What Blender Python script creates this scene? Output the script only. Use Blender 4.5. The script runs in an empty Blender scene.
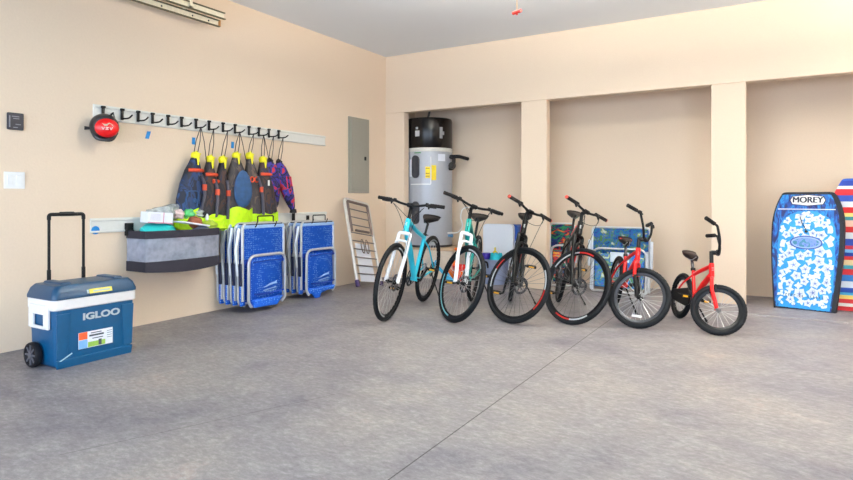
import bpy, bmesh, math, random
from mathutils import Vector, Matrix
PI = math.pi
random.seed(7)
S = bpy.context.scene
COL = S.collection

# ------------------------------------------------------------------ camera
cam_d = bpy.data.cameras.new('camera')
cam = bpy.data.objects.new('camera', cam_d); COL.objects.link(cam)
cam_d.sensor_width = 36.0
cam_d.lens = 588.48 / 853 * 36
cam_d.shift_y = -(240 - 198.6) / 853
cam_d.clip_start = 0.05
cam.location = (4.83, -6.954, 1.12)
cam.rotation_euler = (PI / 2, 0, math.radians(30.792))
S.camera = cam

# ------------------------------------------------------------------ world / lights / exposure
w = bpy.data.worlds.new('world'); S.world = w; w.use_nodes = True
bg = w.node_tree.nodes['Background']
bg.inputs[0].default_value = (0.82, 0.91, 1.0, 1); bg.inputs[1].default_value = 1.6
S.view_settings.view_transform = 'Standard'
S.view_settings.look = 'None'
S.view_settings.gamma = 1
S.view_settings.exposure = -0.17
S.view_settings.use_curve_mapping = False

def area(name, loc, rot, sx, sy, power, color):
    l = bpy.data.lights.new(name, 'AREA'); l.shape = 'RECTANGLE'; l.size = sx; l.size_y = sy
    l.energy = power; l.color = color
    o = bpy.data.objects.new(name, l); COL.objects.link(o); o.location = loc; o.rotation_euler = rot
    return o
# daylight through the open garage door behind the camera, then an added fill lamp
area('daylight_and_fill', (3.0, -9.6, 1.30), (PI / 2 - 0.26, 0, 0.12), 5.0, 2.4, 330, (0.66, 0.80, 1.0))
area('daylight_and_fill', (7.9, -9.3, 1.25), (PI / 2 - 0.06, 0, 1.05), 2.4, 2.3, 255, (0.66, 0.80, 1.0))  # added lamp aimed at the left wall to brighten it
# unseen fill lights added to brighten the ceiling: a little down, most up
for lx, ly, k, kd in ((3.6, -3.3, 1.0, 1.0), (7.4, -1.5, 0.85, 0.1)):
    area('fill_light_down', (lx, ly, 2.55), (0, 0, 0), 1.3, 0.25, 10 * kd, (1.0, 0.84, 0.66))
    area('fill_light_up', (lx, ly, 2.62), (PI, 0, 0), 1.3, 0.25, 375 * k, (1.0, 0.92, 0.80))

# ------------------------------------------------------------------ materials
def lin(c):
    return tuple(((v / 255) / 12.92 if v / 255 <= 0.04045 else ((v / 255 + 0.055) / 1.055) ** 2.4) for v in c)
MATS = {}
def mat(name, rgb, rough=0.5, metal=0.0, var=0.06, scale=30, bump=0.0, trans=0.0, alpha=1.0):
    if name in MATS: return MATS[name]
    m = bpy.data.materials.new(name); m.use_nodes = True
    nt = m.node_tree; b = nt.nodes['Principled BSDF']
    c = lin(rgb)
    tc = nt.nodes.new('ShaderNodeTexCoord'); n = nt.nodes.new('ShaderNodeTexNoise')
    n.inputs['Scale'].default_value = scale; n.inputs['Detail'].default_value = 3
    nt.links.new(tc.outputs['Object'], n.inputs['Vector'])
    r = nt.nodes.new('ShaderNodeValToRGB')
    r.color_ramp.elements[0].position = 0.3; r.color_ramp.elements[1].position = 0.7
    r.color_ramp.elements[0].color = (*[v * (1 - var) for v in c], 1)
    r.color_ramp.elements[1].color = (*[min(1, v * (1 + var)) for v in c], 1)
    nt.links.new(n.outputs['Fac'], r.inputs['Fac']); nt.links.new(r.outputs['Color'], b.inputs['Base Color'])
    b.inputs['Roughness'].default_value = rough; b.inputs['Metallic'].default_value = metal
    if alpha < 1: b.inputs['Alpha'].default_value = alpha
    if max(rgb) < 40: b.inputs['Specular IOR Level'].default_value = 0.3
    if trans: b.inputs['Transmission Weight'].default_value = trans
    if bump:
        bp = nt.nodes.new('ShaderNodeBump'); bp.inputs['Strength'].default_value = bump; bp.inputs['Distance'].default_value = 0.004
        nt.links.new(n.outputs['Fac'], bp.inputs['Height']); nt.links.new(bp.outputs['Normal'], b.inputs['Normal'])
    MATS[name] = m
    return m

def wall_mat():
    m = mat('cream_wall_paint', (228, 207, 183), 0.75, var=0.015, scale=60, bump=0.25)
    return m
def ramp(nt, pts, interp='LINEAR'):
    r = nt.nodes.new('ShaderNodeValToRGB'); e = r.color_ramp.elements; r.color_ramp.interpolation = interp
    while len(e) > 1: e.remove(e[0])
    e[0].position = pts[0][0]; e[0].color = (*lin(pts[0][1]), 1)
    for p, c in pts[1:]:
        k = e.new(p); k.color = (*lin(c), 1)
    return r
def floor_mat():
    m = bpy.data.materials.new('stained_concrete'); m.use_nodes = True; nt = m.node_tree; L = nt.links
    b = nt.nodes['Principled BSDF']; tc = nt.nodes.new('ShaderNodeTexCoord')
    def noise(scale, det, dist=0.0, rough=0.6, sc=(1, 1, 1), rz=0):
        mp = nt.nodes.new('ShaderNodeMapping'); mp.inputs['Scale'].default_value = sc; mp.inputs['Rotation'].default_value = (0, 0, rz)
        L.new(tc.outputs['Object'], mp.inputs['Vector'])
        n = nt.nodes.new('ShaderNodeTexNoise'); n.inputs['Scale'].default_value = scale; n.inputs['Detail'].default_value = det
        n.inputs['Distortion'].default_value = dist; n.inputs['Roughness'].default_value = rough
        L.new(mp.outputs['Vector'], n.inputs['Vector']); return n
    n1 = noise(1.1, 8, 0.4, 0.62, rz=0.5); n2 = noise(6, 10, 0.25, 0.78, (1, 1.5, 1), 0.6); n3 = noise(22, 10, 0.3, 0.8, (1, 1.9, 1), 0.55)
    def mix(kind, fac, a, bb):
        x = nt.nodes.new('ShaderNodeMix'); x.data_type = 'RGBA'; x.blend_type = kind
        if isinstance(fac, float): x.inputs['Factor'].default_value = fac
        else: L.new(fac, x.inputs['Factor'])
        for s, v in (('A', a), ('B', bb)):
            sock = [i for i in x.inputs if i.name == s and i.type == 'RGBA'][0]
            if hasattr(v, 'default_value'): L.new(v, sock)
            else: sock.default_value = v
        return [o for o in x.outputs if o.type == 'RGBA'][0]
    r1 = ramp(nt, [(0.32, (190, 188, 193)), (0.5, (204, 201, 203)), (0.68, (214, 210, 208))]); L.new(n1.outputs['Fac'], r1.inputs['Fac'])
    r2 = ramp(nt, [(0.33, (92, 91, 93)), (0.5, (128, 128, 128)), (0.66, (164, 164, 163))]); L.new(n2.outputs['Fac'], r2.inputs['Fac'])
    r3 = ramp(nt, [(0.3, (88, 88, 88)), (0.5, (128, 128, 128)), (0.7, (172, 172, 172))]); L.new(n3.outputs['Fac'], r3.inputs['Fac'])
    c = mix('OVERLAY', 0.85, r1.outputs['Color'], r2.outputs['Color'])
    c = mix('OVERLAY', 0.75, c, r3.outputs['Color'])
    # trowel scuffs: thin pale scratches
    n4 = noise(9, 2, 3.5, 0.5, (1, 4, 1), 1.1)
    r4 = ramp(nt, [(0.0, (0, 0, 0)), (0.497, (0, 0, 0)), (0.5, (60, 60, 60)), (0.503, (0, 0, 0))]); L.new(n4.outputs['Fac'], r4.inputs['Fac'])
    c = mix('ADD', 0.35, c, r4.outputs['Color'])
    # saw-cut control joints
    sx = nt.nodes.new('ShaderNodeSeparateXYZ'); L.new(tc.outputs['Object'], sx.inputs[0])
    def line(sock, at, wd):
        a = nt.nodes.new('ShaderNodeMath'); a.operation = 'SUBTRACT'; L.new(sock, a.inputs[0]); a.inputs[1].default_value = at
        q = nt.nodes.new('ShaderNodeMath'); q.operation = 'ABSOLUTE'; L.new(a.outputs[0], q.inputs[0])
        k = nt.nodes.new('ShaderNodeMath'); k.operation = 'LESS_THAN'; L.new(q.outputs[0], k.inputs[0]); k.inputs[1].default_value = wd
        return k.outputs[0]
    c = mix('MULTIPLY', line(sx.outputs[0], 3.50, 0.0035), c, (*lin((135, 130, 130)), 1))
    # one hairline crack across the left bay
    q = nt.nodes.new('ShaderNodeMath'); q.operation = 'MULTIPLY_ADD'; L.new(sx.outputs[1], q.inputs[0]); q.inputs[1].default_value = -0.42; q.inputs[2].default_value = -(2.366 + 5.018 * 0.42)
    s = nt.nodes.new('ShaderNodeMath'); s.operation = 'ADD'; L.new(sx.outputs[0], s.inputs[0]); L.new(q.outputs[0], s.inputs[1])
    gate = nt.nodes.new('ShaderNodeMath'); gate.operation = 'MULTIPLY'; L.new(line(s.outputs[0], 0.0, 0.003), gate.inputs[0]); L.new(line(sx.outputs[1], -4.95, 0.62), gate.inputs[1])
    c = mix('MULTIPLY', gate.outputs[0], c, (*lin((190, 187, 187)), 1))
    L.new(c, b.inputs['Base Color'])
    rr = nt.nodes.new('ShaderNodeMapRange'); L.new(n2.outputs['Fac'], rr.inputs[0]); rr.inputs[3].default_value = 0.38; rr.inputs[4].default_value = 0.62
    L.new(rr.outputs[0], b.inputs['Roughness'])
    bp = nt.nodes.new('ShaderNodeBump'); bp.inputs['Strength'].default_value = 0.15; bp.inputs['Distance'].default_value = 0.003
    L.new(n3.outputs['Fac'], bp.inputs['Height']); L.new(bp.outputs['Normal'], b.inputs['Normal'])
    return m
def stripes_mat():
    m = bpy.data.materials.new('woven_stripes'); m.use_nodes = True; nt = m.node_tree
    tc = nt.nodes.new('ShaderNodeTexCoord'); sx = nt.nodes.new('ShaderNodeSeparateXYZ'); nt.links.new(tc.outputs['Object'], sx.inputs[0])
    k = nt.nodes.new('ShaderNodeMath'); k.operation = 'MULTIPLY'; nt.links.new(sx.outputs[2], k.inputs[0]); k.inputs[1].default_value = 1 / 1.36
    cols = [(200,40,45),(230,226,215),(190,40,45),(235,205,110),(60,150,190),(30,70,160),(205,215,225),(40,110,180),(190,35,45),(60,150,165),(225,200,150),(195,40,45),(30,60,150),(110,170,215),(180,40,60),(30,60,150),(220,225,225),(195,35,40),(230,190,170),(55,140,150),(240,220,130),(205,30,35),(225,230,235),(35,70,160),(200,40,50),(235,235,235),(30,60,150),(50,90,180)]
    pts = []; p = 0.0; rd = random.Random(4); ws = [rd.uniform(0.6, 1.5) for _ in cols]; t = sum(ws)
    for c, q in zip(cols, ws): pts.append((p, c)); p += q / t
    r = ramp(nt, pts, 'CONSTANT'); nt.links.new(k.outputs[0], r.inputs['Fac'])
    b = nt.nodes['Principled BSDF']; nt.links.new(r.outputs['Color'], b.inputs['Base Color']); b.inputs['Roughness'].default_value = 0.8
    return m
def blotch_mat(name, cols, scale, rough=0.7, sc=(1, 1, 1), dist=0.6, det=2.0):
    m = bpy.data.materials.new(name); m.use_nodes = True; nt = m.node_tree
    tc = nt.nodes.new('ShaderNodeTexCoord'); mp = nt.nodes.new('ShaderNodeMapping'); mp.inputs['Scale'].default_value = sc
    nt.links.new(tc.outputs['Object'], mp.inputs['Vector'])
    n = nt.nodes.new('ShaderNodeTexNoise'); n.inputs['Scale'].default_value = scale; n.inputs['Detail'].default_value = det; n.inputs['Distortion'].default_value = dist
    nt.links.new(mp.outputs['Vector'], n.inputs['Vector'])
    pts = []
    k = len(cols)
    for i, c in enumerate(cols): pts.append((0.30 + 0.40 * i / k if i else 0.0, c))
    r = ramp(nt, pts, 'CONSTANT'); nt.links.new(n.outputs['Fac'], r.inputs['Fac'])
    b = nt.nodes['Principled BSDF']; nt.links.new(r.outputs['Color'], b.inputs['Base Color']); b.inputs['Roughness'].default_value = rough
    return m
def weave_mat():
    m = bpy.data.materials.new('blue_dotted_fabric'); m.use_nodes = True; nt = m.node_tree
    tc = nt.nodes.new('ShaderNodeTexCoord'); v = nt.nodes.new('ShaderNodeTexVoronoi'); v.inputs['Scale'].default_value = 48
    v.inputs['Randomness'].default_value = 0.35
    nt.links.new(tc.outputs['Object'], v.inputs['Vector'])
    r = ramp(nt, [(0, (176, 212, 250)), (0.22, (110, 170, 240)), (0.36, (20, 104, 222)), (1, (8, 84, 206))])
    nt.links.new(v.outputs['Distance'], r.inputs['Fac'])
    b = nt.nodes['Principled BSDF']; nt.links.new(r.outputs['Color'], b.inputs['Base Color']); b.inputs['Roughness'].default_value = 0.6
    return m

WALL = wall_mat(); FLOOR = floor_mat()
CEIL = mat('ceiling_white', (232, 236, 240), 0.9, var=0.01, scale=80, bump=0.2)
BLACK = mat('black_plastic', (13, 13, 15), 0.5)
RUBBER = mat('tyre_rubber', (11, 14, 19), 0.7, var=0.15, scale=60)
STEEL = mat('brushed_steel', (188, 190, 194), 0.3, 0.9)
ALU = mat('aluminium_tube', (212, 215, 218), 0.35, 0.55)
DARKSTEEL = mat('dark_steel', (70, 70, 74), 0.4, 0.7)
WHITE = mat('white_plastic', (238, 238, 236), 0.45, var=0.02)
RAILW = mat('rail_white', (222, 221, 214), 0.5, var=0.02)
PAPER = mat('paper_white', (236, 238, 246), 0.8, var=0.02)

# ------------------------------------------------------------------ mesh helpers
def link(name, bm, m, parent=None, smooth=True, bevel=0.0, bseg=2):
    me = bpy.data.meshes.new(name)
    bmesh.ops.recalc_face_normals(bm, faces=bm.faces)
    bm.to_mesh(me); bm.free()
    ms = m if isinstance(m, (list, tuple)) else [m]
    for q in ms: me.materials.append(q)
    o = bpy.data.objects.new(name, me); COL.objects.link(o)
    if parent: o.parent = parent
    if smooth:
        for p in me.polygons: p.use_smooth = True
        es = me.edges
        bm2 = bmesh.new(); bm2.from_mesh(me)
        for e in bm2.edges:
            if len(e.link_faces) == 2 and e.calc_face_angle(0) > 0.7: e.smooth = False
        bm2.to_mesh(me); bm2.free()
    if bevel:
        b = o.modifiers.new('bevel', 'BEVEL'); b.width = bevel; b.segments = bseg; b.limit_method = 'ANGLE'
        b.harden_normals = False
    return o
def B(): return bmesh.new()
def box(bm, x0, x1, y0, y1, z0, z1, mi=0, M=None):
    vs = [bm.verts.new((x, y, z)) for x in (x0, x1) for y in (y0, y1) for z in (z0, z1)]
    for f in ((0,1,3,2),(4,6,7,5),(0,4,5,1),(2,3,7,6),(0,2,6,4),(1,5,7,3)):
        k = bm.faces.new([vs[i] for i in f]); k.material_index = mi
    if M is not None:
        for v in vs: v.co = M @ v.co
    return vs
def hexa(bm, bot, top, mi=0):
    vs = [bm.verts.new(p) for p in list(bot) + list(top)]
    n = len(bot)
    bm.faces.new(vs[:n][::-1]).material_index = mi; bm.faces.new(vs[n:]).material_index = mi
    for i in range(n):
        j = (i + 1) % n
        bm.faces.new((vs[i], vs[j], vs[n + j], vs[n + i])).material_index = mi
def tube(bm, pts, r, seg=8, closed=False, caps=True, mi=0, flat=None):
    pts = [Vector(p) for p in pts]; n = len(pts)
    rs = r if isinstance(r, (list, tuple)) else [r] * n
    T = []
    for i in range(n):
        a = pts[i - 1] if (i > 0 or closed) else pts[i]; b = pts[(i + 1) % n] if (i < n - 1 or closed) else pts[i]
        t = (b - a); T.append(t.normalized() if t.length > 1e-9 else Vector((0, 0, 1)))
    up = Vector((0, 0, 1)) if abs(T[0].z) < 0.9 else Vector((0, 1, 0))
    N = (up - T[0] * up.dot(T[0])).normalized()
    rings = []
    for i in range(n):
        if i: 
            N = N - T[i] * N.dot(T[i])
            N = N.normalized() if N.length > 1e-6 else T[i].orthogonal().normalized()
        Bn = T[i].cross(N)
        rings.append([bm.verts.new(pts[i] + (N * math.cos(2 * PI * k / seg) * (flat or 1) + Bn * math.sin(2 * PI * k / seg)) * rs[i]) for k in range(seg)])
    for i in range(n if closed else n - 1):
        a, b = rings[i], rings[(i + 1) % n]
        for k in range(seg):
            f = bm.faces.new((a[k], a[(k + 1) % seg], b[(k + 1) % seg], b[k])); f.material_index = mi
    if caps and not closed:
        bm.faces.new(rings[0][::-1]).material_index = mi; bm.faces.new(rings[-1]).material_index = mi
def arc(pts, rad=0.05, n=5, closed=False):
    """round the corners of a polyline"""
    P = [Vector(p) for p in pts]; out = []
    m = len(P)
    for i in range(m):
        if not closed and i in (0, m - 1): out.append(P[i]); continue
        a, b, c = P[i - 1], P[i], P[(i + 1) % m]
        u = (a - b); v = (c - b); d = min(rad, u.length * .45, v.length * .45)
        p0 = b + u.normalized() * d; p1 = b + v.normalized() * d
        for k in range(n + 1):
            t = k / n; out.append(p0 * (1 - t) ** 2 + b * 2 * t * (1 - t) + p1 * t * t)
    return out
def lathe(bm, prof, center=(0, 0, 0), axis='z', seg=32, mi=0, M=None):
    rings = []
    for (r, h) in prof:
        ring = []
        for k in range(seg):
            a = 2 * PI * k / seg; c, s = r * math.cos(a), r * math.sin(a)
            p = {'z': (c, s, h), 'y': (c, h, s), 'x': (h, c, s)}[axis]
            p = Vector(p)
            if M is not None: p = M @ p
            ring.append(bm.verts.new(p + Vector(center)))
        rings.append(ring)
    for a, b in zip(rings[:-1], rings[1:]):
        for k in range(seg):
            f = bm.faces.new((a[k], a[(k + 1) % seg], b[(k + 1) % seg], b[k])); f.material_index = mi
    if prof[0][0] > 1e-6: bm.faces.new(rings[0][::-1]).material_index = mi
    if prof[-1][0] > 1e-6: bm.faces.new(rings[-1]).material_index = mi
    bmesh.ops.remove_doubles(bm, verts=[v for r in rings for v in r], dist=1e-6)
def prism(bm, outline, M, d, mi=0):
    """outline (u,v) extruded by d along local w, M maps (u,v,w) to space"""
    hexa(bm, [M @ Vector((u, v, 0)) for u, v in outline], [M @ Vector((u, v, d)) for u, v in outline], mi)
def text(name, s, size, M, m, parent, depth=0.001, bold=0.0, squash=1.0):
    c = bpy.data.curves.new(name, 'FONT'); c.body = s; c.size = size; c.extrude = depth; c.offset = bold
    c.align_x = 'CENTER'; c.align_y = 'CENTER'
    o = bpy.data.objects.new('tmp', c); COL.objects.link(o)
    dg = bpy.context.evaluated_depsgraph_get()
    me = bpy.data.meshes.new_from_object(o.evaluated_get(dg))
    bpy.data.objects.remove(o); bpy.data.curves.remove(c)
    me.transform(M @ Matrix.Diagonal((squash, 1, 1, 1)))
    me.name = name; me.materials.clear(); me.materials.append(m)
    t = bpy.data.objects.new(name, me); COL.objects.link(t); t.parent = parent
    return t
def frame(o, u, v, w):
    """matrix with columns u v w and origin o"""
    u, v, w = Vector(u), Vector(v), Vector(w)
    return Matrix(((u.x, v.x, w.x, o[0]), (u.y, v.y, w.y, o[1]), (u.z, v.z, w.z, o[2]), (0, 0, 0, 1)))
def tag(o, label, cat, group=None, kind=None):
    if label: o['label'] = label
    if cat: o['category'] = cat
    if group: o['group'] = group
    if kind: o['kind'] = kind
    return o
def thing(name, label, cat, loc=(0, 0, 0), rz=0, group=None):
    o = bpy.data.objects.new(name, None); COL.objects.link(o); o.location = loc; o.rotation_euler = (0, 0, rz)
    o.empty_display_size = 0.05
    return tag(o, label, cat, group)
def struct(o): o['kind'] = 'structure'; return o
def dup(root, loc=None, rz=None, label=None):
    r = root.copy(); COL.objects.link(r)
    if loc is not None: r.location = loc
    if rz is not None: r.rotation_euler = (0, 0, rz)
    if label: r['label'] = label
    for ch in list(root.children):
        c = ch.copy(); COL.objects.link(c); c.parent = r
        for g in list(ch.children):
            d = g.copy(); COL.objects.link(d); d.parent = c
    return r

# ------------------------------------------------------------------ structure
CZ = 3.151; NZ = 2.335; WT = 0.13; AD = 0.80; AC = 2.75   # ceiling, opening top, wall thickness, alcove depth, alcove ceiling
XR = 9.0; YF = -9.0
bm = B(); box(bm, -0.15, XR + .15, YF - 5, AD + .15, -0.12, 0); struct(link('floor', bm, FLOOR, smooth=False))
bm = B(); box(bm, -0.15, XR + .15, YF, WT, CZ, CZ + 0.12); struct(link('ceiling', bm, CEIL, smooth=False))
bm = B(); box(bm, -0.15, 0, YF, AD + .15, 0, CZ); struct(link('wall_left', bm, WALL, smooth=False))
bm = B(); box(bm, XR, XR + 0.15, YF, AD + .15, 0, CZ); struct(link('wall_right', bm, WALL, smooth=False))
# back wall: three openings, one thin wall with piers and a header
bm = B()
ops = [(0.317, 2.067), (2.400, 4.223), (4.551, 6.35), (6.70, 8.5)]
box(bm, 0, ops[0][0], 0, WT, 0, NZ)
for a, b in zip(ops[:-1], ops[1:]): box(bm, a[1], b[0], 0, WT, 0, NZ)
box(bm, ops[-1][1], XR, 0, WT, 0, NZ)
box(bm, 0, XR, 0, WT, NZ, CZ)
bmesh.ops.remove_doubles(bm, verts=bm.verts, dist=1e-5)
struct(link('wall_back', bm, WALL, smooth=False, bevel=0.008, bseg=3))
bm = B(); box(bm, 0, XR, AD, AD + .15, 0, AC); struct(link('wall_alcove', bm, WALL, smooth=False))
bm = B(); box(bm, 0, XR, WT, AD + .15, AC, AC + .1); struct(link('ceiling_alcove', bm, WALL, smooth=False))
# low slab lip running in front of the right-hand openings
bm = B(); hexa(bm, [(4.0, -0.50, 0), (XR, -0.50, 0), (XR, 0.0, 0), (4.0, 0.0, 0)], [(4.0, -0.485, 0.012), (XR, -0.485, 0.012), (XR, 0.0, 0.012), (4.0, 0.0, 0.012)]); struct(link('trim_3', bm, FLOOR, smooth=False))
# front wall with the open garage doorway, plus an opening added for fill light
bm = B()
box(bm, 0, 0.3, YF - .15, YF, 0, CZ); box(bm, 6.0, 6.4, YF - .15, YF, 0, CZ); box(bm, 8.9, XR, YF - .15, YF, 0, CZ); box(bm, 0.3, 8.9, YF - .15, YF, 2.6, CZ)
struct(link('wall_front', bm, WALL, smooth=False))
for i_, x in enumerate((3.6, 7.4)):  # invented housings for the added fill lights, out of view
    bm = B(); yf = (-3.3, -1.5)[i_]; box(bm, x - .67, x + .67, yf - .14, yf + .14, 2.565, 2.605)
    for xx in (-.5, .5): tube(bm, [(x + xx, yf, 2.60), (x + xx, yf, CZ)], .004, 6)
    struct(link('trim_%d' % (i_ + 1), bm, WHITE))

# ------------------------------------------------------------------ wall-mounted things, left wall (x = 0)
def wall_rail(name, label, y0, y1, z0, z1):
    t = thing(name, label, 'wall rail', (0, (y0 + y1) / 2, (z0 + z1) / 2), 0)
    h = (z1 - z0) / 2; l = (y1 - y0) / 2
    bm = B(); box(bm, 0, 0.012, -l, l, -h, h); link('rail_board', bm, RAILW, t, False, 0.002)
    for zz in (h - .016, -h + .012):
        bm = B(); box(bm, 0.012, 0.024, -l, l, zz - .008, zz + .008); link('rail_ridge', bm, RAILW, t, False, 0.003)
    return t
wall_rail('hook_rail', 'long pale wall rail holding the row of black hooks, upper of the two rails', -4.206, -1.325, 1.772, 1.897)
wall_rail('storage_rail', 'long white wall rail behind the mesh basket and beach chairs, lower of the two rails', -4.23, -1.30, 0.835, 0.958)

HK = [-4.136,-3.971,-3.825,-3.686,-3.53,-3.388,-3.228,-3.077,-2.907,-2.754,-2.568,-2.428,-2.283,-2.136]
ordn = ['first','second','third','fourth','fifth','sixth','seventh','eighth','ninth','tenth','eleventh','twelfth','thirteenth','last']
hook0 = None
for i, y in enumerate(HK):
    what = 'holding the helmet' if i == 0 else ('empty' if i < 6 else 'holding a gear bag')
    lab = f'black hook on the upper rail, {ordn[i]} from the left, {what}' if i < 13 else 'black hook on the upper rail, rightmost one, holding the slanting bag'
    if hook0 is None:
        hook0 = thing('utility_hook', lab, 'hook', (0.024, y, 1.85), 0, 'black hooks on the upper rail')
        bm = B(); box(bm, 0, 0.012, -.012, .012, -.06, .03); box(bm, -0.004, 0.02, -.016, .016, .02, .038); link('hook_plate', bm, BLACK, hook0, False, 0.003)
        bm = B(); tube(bm, arc([(0.006, 0, -.045), (0.05, 0, -.052), (0.112, 0, -.05), (0.15, 0, -.028)], .02), .007, 6); link('hook_arm', bm, BLACK, hook0)
    else: dup(hook0, (0.024, y, 1.85), 0, lab)

# blue painter's tape
TAPE = mat('blue_tape', (30, 130, 200), 0.7)
for i, (y, z, rz, lab) in enumerate([(-3.711, 1.688, .1, 'small strip of blue tape on the wall between the helmet and the bags'), (-3.233, 1.675, 0, 'small strip of blue tape above the leftmost hanging bag'), (-2.761, 1.673, -.05, 'small strip of blue tape above the bag with the blue oval')]):
    bm = B(); box(bm, 0, 0.002, -.018, .018, -.034, .034)
    for v in bm.verts: v.co.y += v.co.z * (0.3 if i == 0 else 0.05)
    o = link('tape_strip', bm, TAPE, None, False); o.location = (0, y, z); tag(o, lab, 'tape', 'blue tape on the wall')
bm = B(); lathe(bm, [(0.0, 0.0), (0.034, 0.0), (0.034, 0.004), (0, 0.005)], axis='x', seg=20)
o = link('blue_sticker', bm, TAPE, None); o.location = (0.012, -4.19, 0.86); tag(o, 'small round blue sticker at the left end of the lower rail', 'sticker')

# keypad
t = thing('door_control', 'small black wall control with two rows of pale marks above the light switch', 'wall control', (0, -4.78, 1.688))
bm = B(); box(bm, 0, 0.022, -.055, .052, -.062, .062); link('control_body', bm, mat('control_navy', (38, 40, 52), .5), t, False, .006, 3)
bm = B(); box(bm, .022, .024, -.047, -.040, -.045, .04); link('side_button', bm, mat('grey_mark', (140, 142, 150)), t, False)
bm = B()
for zz, a, b in ((.035, -.03, .02), (.02, -.02, .02), (-.022, -.005, .03), (-.045, -.02, .01)):
    bm = B(); box(bm, .022, .0232, a, b, zz - .003, zz + .003); link('printed_mark', bm, mat('grey_mark', (140, 142, 150)), t, False)
# light switch
t = thing('light_switch', 'white double rocker light switch plate on the left wall', 'light switch', (0, -4.786, 1.255))
bm = B(); box(bm, 0, .006, -.068, .072, -.062, .062); link('switch_plate', bm, WHITE, t, False, .003)
for s in (-1, 1):
    bm = B(); hexa(bm, [(.006, s*.03-.018, -.036), (.006, s*.03+.018, -.036), (.006, s*.03+.018, .036), (.006, s*.03-.018, .036)], [(.009, s*.03-.016, -.034), (.009, s*.03+.016, -.034), (.014, s*.03+.016, .034), (.014, s*.03-.016, .034)])
    link('rocker', bm, WHITE, t, False)
# electrical panel
PAN = mat('panel_grey', (152, 149, 138), 0.45, 0.1, var=.02)
t = thing('electrical_panel', 'tall grey metal electrical panel on the left wall near the corner', 'electrical panel', (0, -0.638, 1.697))
bm = B(); box(bm, 0, .018, -.222, .222, -.503, .503); link('panel_cover', bm, PAN, t, False, .004)
bm = B(); box(bm, .018, .026, -.185, .185, -.47, .47); d = link('panel_door', bm, PAN, t, False, .003)
bm = B(); box(bm, .026, .036, .10, .135, -.06, -.01); link('panel_latch', bm, BLACK, d, False, .003)

# helmet hanging on the first hook
t = thing('helmet', 'round black helmet with red front and pale patch hanging on the first hook', 'helmet', (0.115, -4.175, 1.705), -0.45); t.scale = (.86, .86, .86)
hm = mat('helmet_black', (38, 38, 42), .35)
bm = B(); lathe(bm, [(0, -.10), (.075, -.095), (.115, -.06), (.127, 0), (.118, .045), (.09, .075), (.0, .085)], axis='x', seg=32); link('shell', bm, hm, t)
bm = B()
lathe(bm, [(0.104, .050), (.100, .072), (.066, .100), (0, .112)], axis='x', seg=32)
for v in bm.verts: v.co.z = v.co.z * .9 - .012; v.co.y = v.co.y * 1.02 + .012
rd_ = link('front_dome', bm, mat('helmet_red', (225, 25, 28), .3), t)
bm = B()
vs = []
for k in range(13):
    a = math.radians(20 + 140 * k / 12)
    zz = .008 + .016 * math.sin(k * 1.7)
    r2 = .097
    vs.append((math.cos(a) * r2 + .012, math.sin(a) * r2 * .85 - .010, zz))
for k in range(12):
    y0, zt0, zb0 = vs[k]; y1, zt1, zb1 = vs[k + 1]
    def xx(y, z):
        q = ((y - .012) / .094) ** 2 + ((z + .012) / .083) ** 2
        return .116 - .046 * min(q, 1.1)
    bm.faces.new([bm.verts.new((xx(y0, zb0), y0, zb0)), bm.verts.new((xx(y1, zb1), y1, zb1)), bm.verts.new((xx(y1, zt1), y1, zt1)), bm.verts.new((xx(y0, zt0), y0, zt0))])
bmesh.ops.remove_doubles(bm, verts=bm.verts, dist=1e-5)
bmesh.ops.solidify(bm, geom=bm.faces[:], thickness=.003)
link('pale_patch', bm, mat('helmet_cream', (214, 196, 168), .5), t)
bm = B()
MH = frame((.112, .012, -.038), (0, 1, 0), (0, 0, 1), (1, 0, 0))
for u0, P_ in ((-.046, [(0, .026), (.008, .026), (.014, .008), (.020, .026), (.028, .026), (.018, 0), (.010, 0)]), (-.012, [(0, .026), (.026, .026), (.026, .020), (.010, .006), (.026, .006), (.026, 0), (0, 0), (0, .006), (.016, .020), (0, .020)]), (.020, [(0, .026), (.008, .026), (.014, .008), (.020, .026), (.028, .026), (.018, 0), (.010, 0)])):
    hexa(bm, [MH @ Vector((u0 + u, v, 0)) for u, v in P_], [MH @ Vector((u0 + u, v, .008)) for u, v in P_])
link('pale_lettering', bm, mat('helmet_print', (240, 190, 180), .5), t, False)
bm = B(); tube(bm, [(0, -.12, -.02), (0, -.165, -.02)], [.012, .018], 10); link('side_knob', bm, hm, t)
bm = B(); tube(bm, arc([(0.02, -.10, -.05), (.05, -.07, -.12), (.05, .06, -.13), (.02, .10, -.05)], .05), .018, 8); link('chin_strap', bm, hm, t)
bm = B(); tube(bm, arc([(-.06, .07, .06), (-.06, .06, .14), (-.05, .08, .14), (-.05, .1, .05)], .02), .006, 6); link('hanging_loop', bm, hm, t)

# ------------------------------------------------------------------ garage door rail, top left
TRK = mat('galvanised_track', (236, 226, 200), .5, .1, var=.08)
t = thing('door_track', 'galvanised overhead garage door track ending high on the left wall', 'garage door track', (0.16, -3.07, 2.85))
bm = B()
for dx, dz, off in ((0, -.03, 0), (.10, .02, -.02)):
    box(bm, dx - .003, dx + .003, -5.2, off, dz - .028, dz + .028)
link('track_channel', bm, TRK, t, False)
bm = B()
for dx, dz, off in ((0, -.03, 0), (.10, .02, -.02)):
    box(bm, dx, dx + .028, -5.2, off, dz - .034, dz - .026); box(bm, dx, dx + .022, -5.2, off, dz + .026, dz + .034)
link('track_flange', bm, mat('track_dark_edge', (96, 90, 66), .5, .3), t, False)
bm = B(); box(bm, .004, .006, -.004, 0.0, -.055, 0); box(bm, 0, .03, -.006, 0.001, -.06, 0.0); link('end_cap', bm, mat('rusty_orange', (190, 130, 70), .6), t, False)
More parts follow.
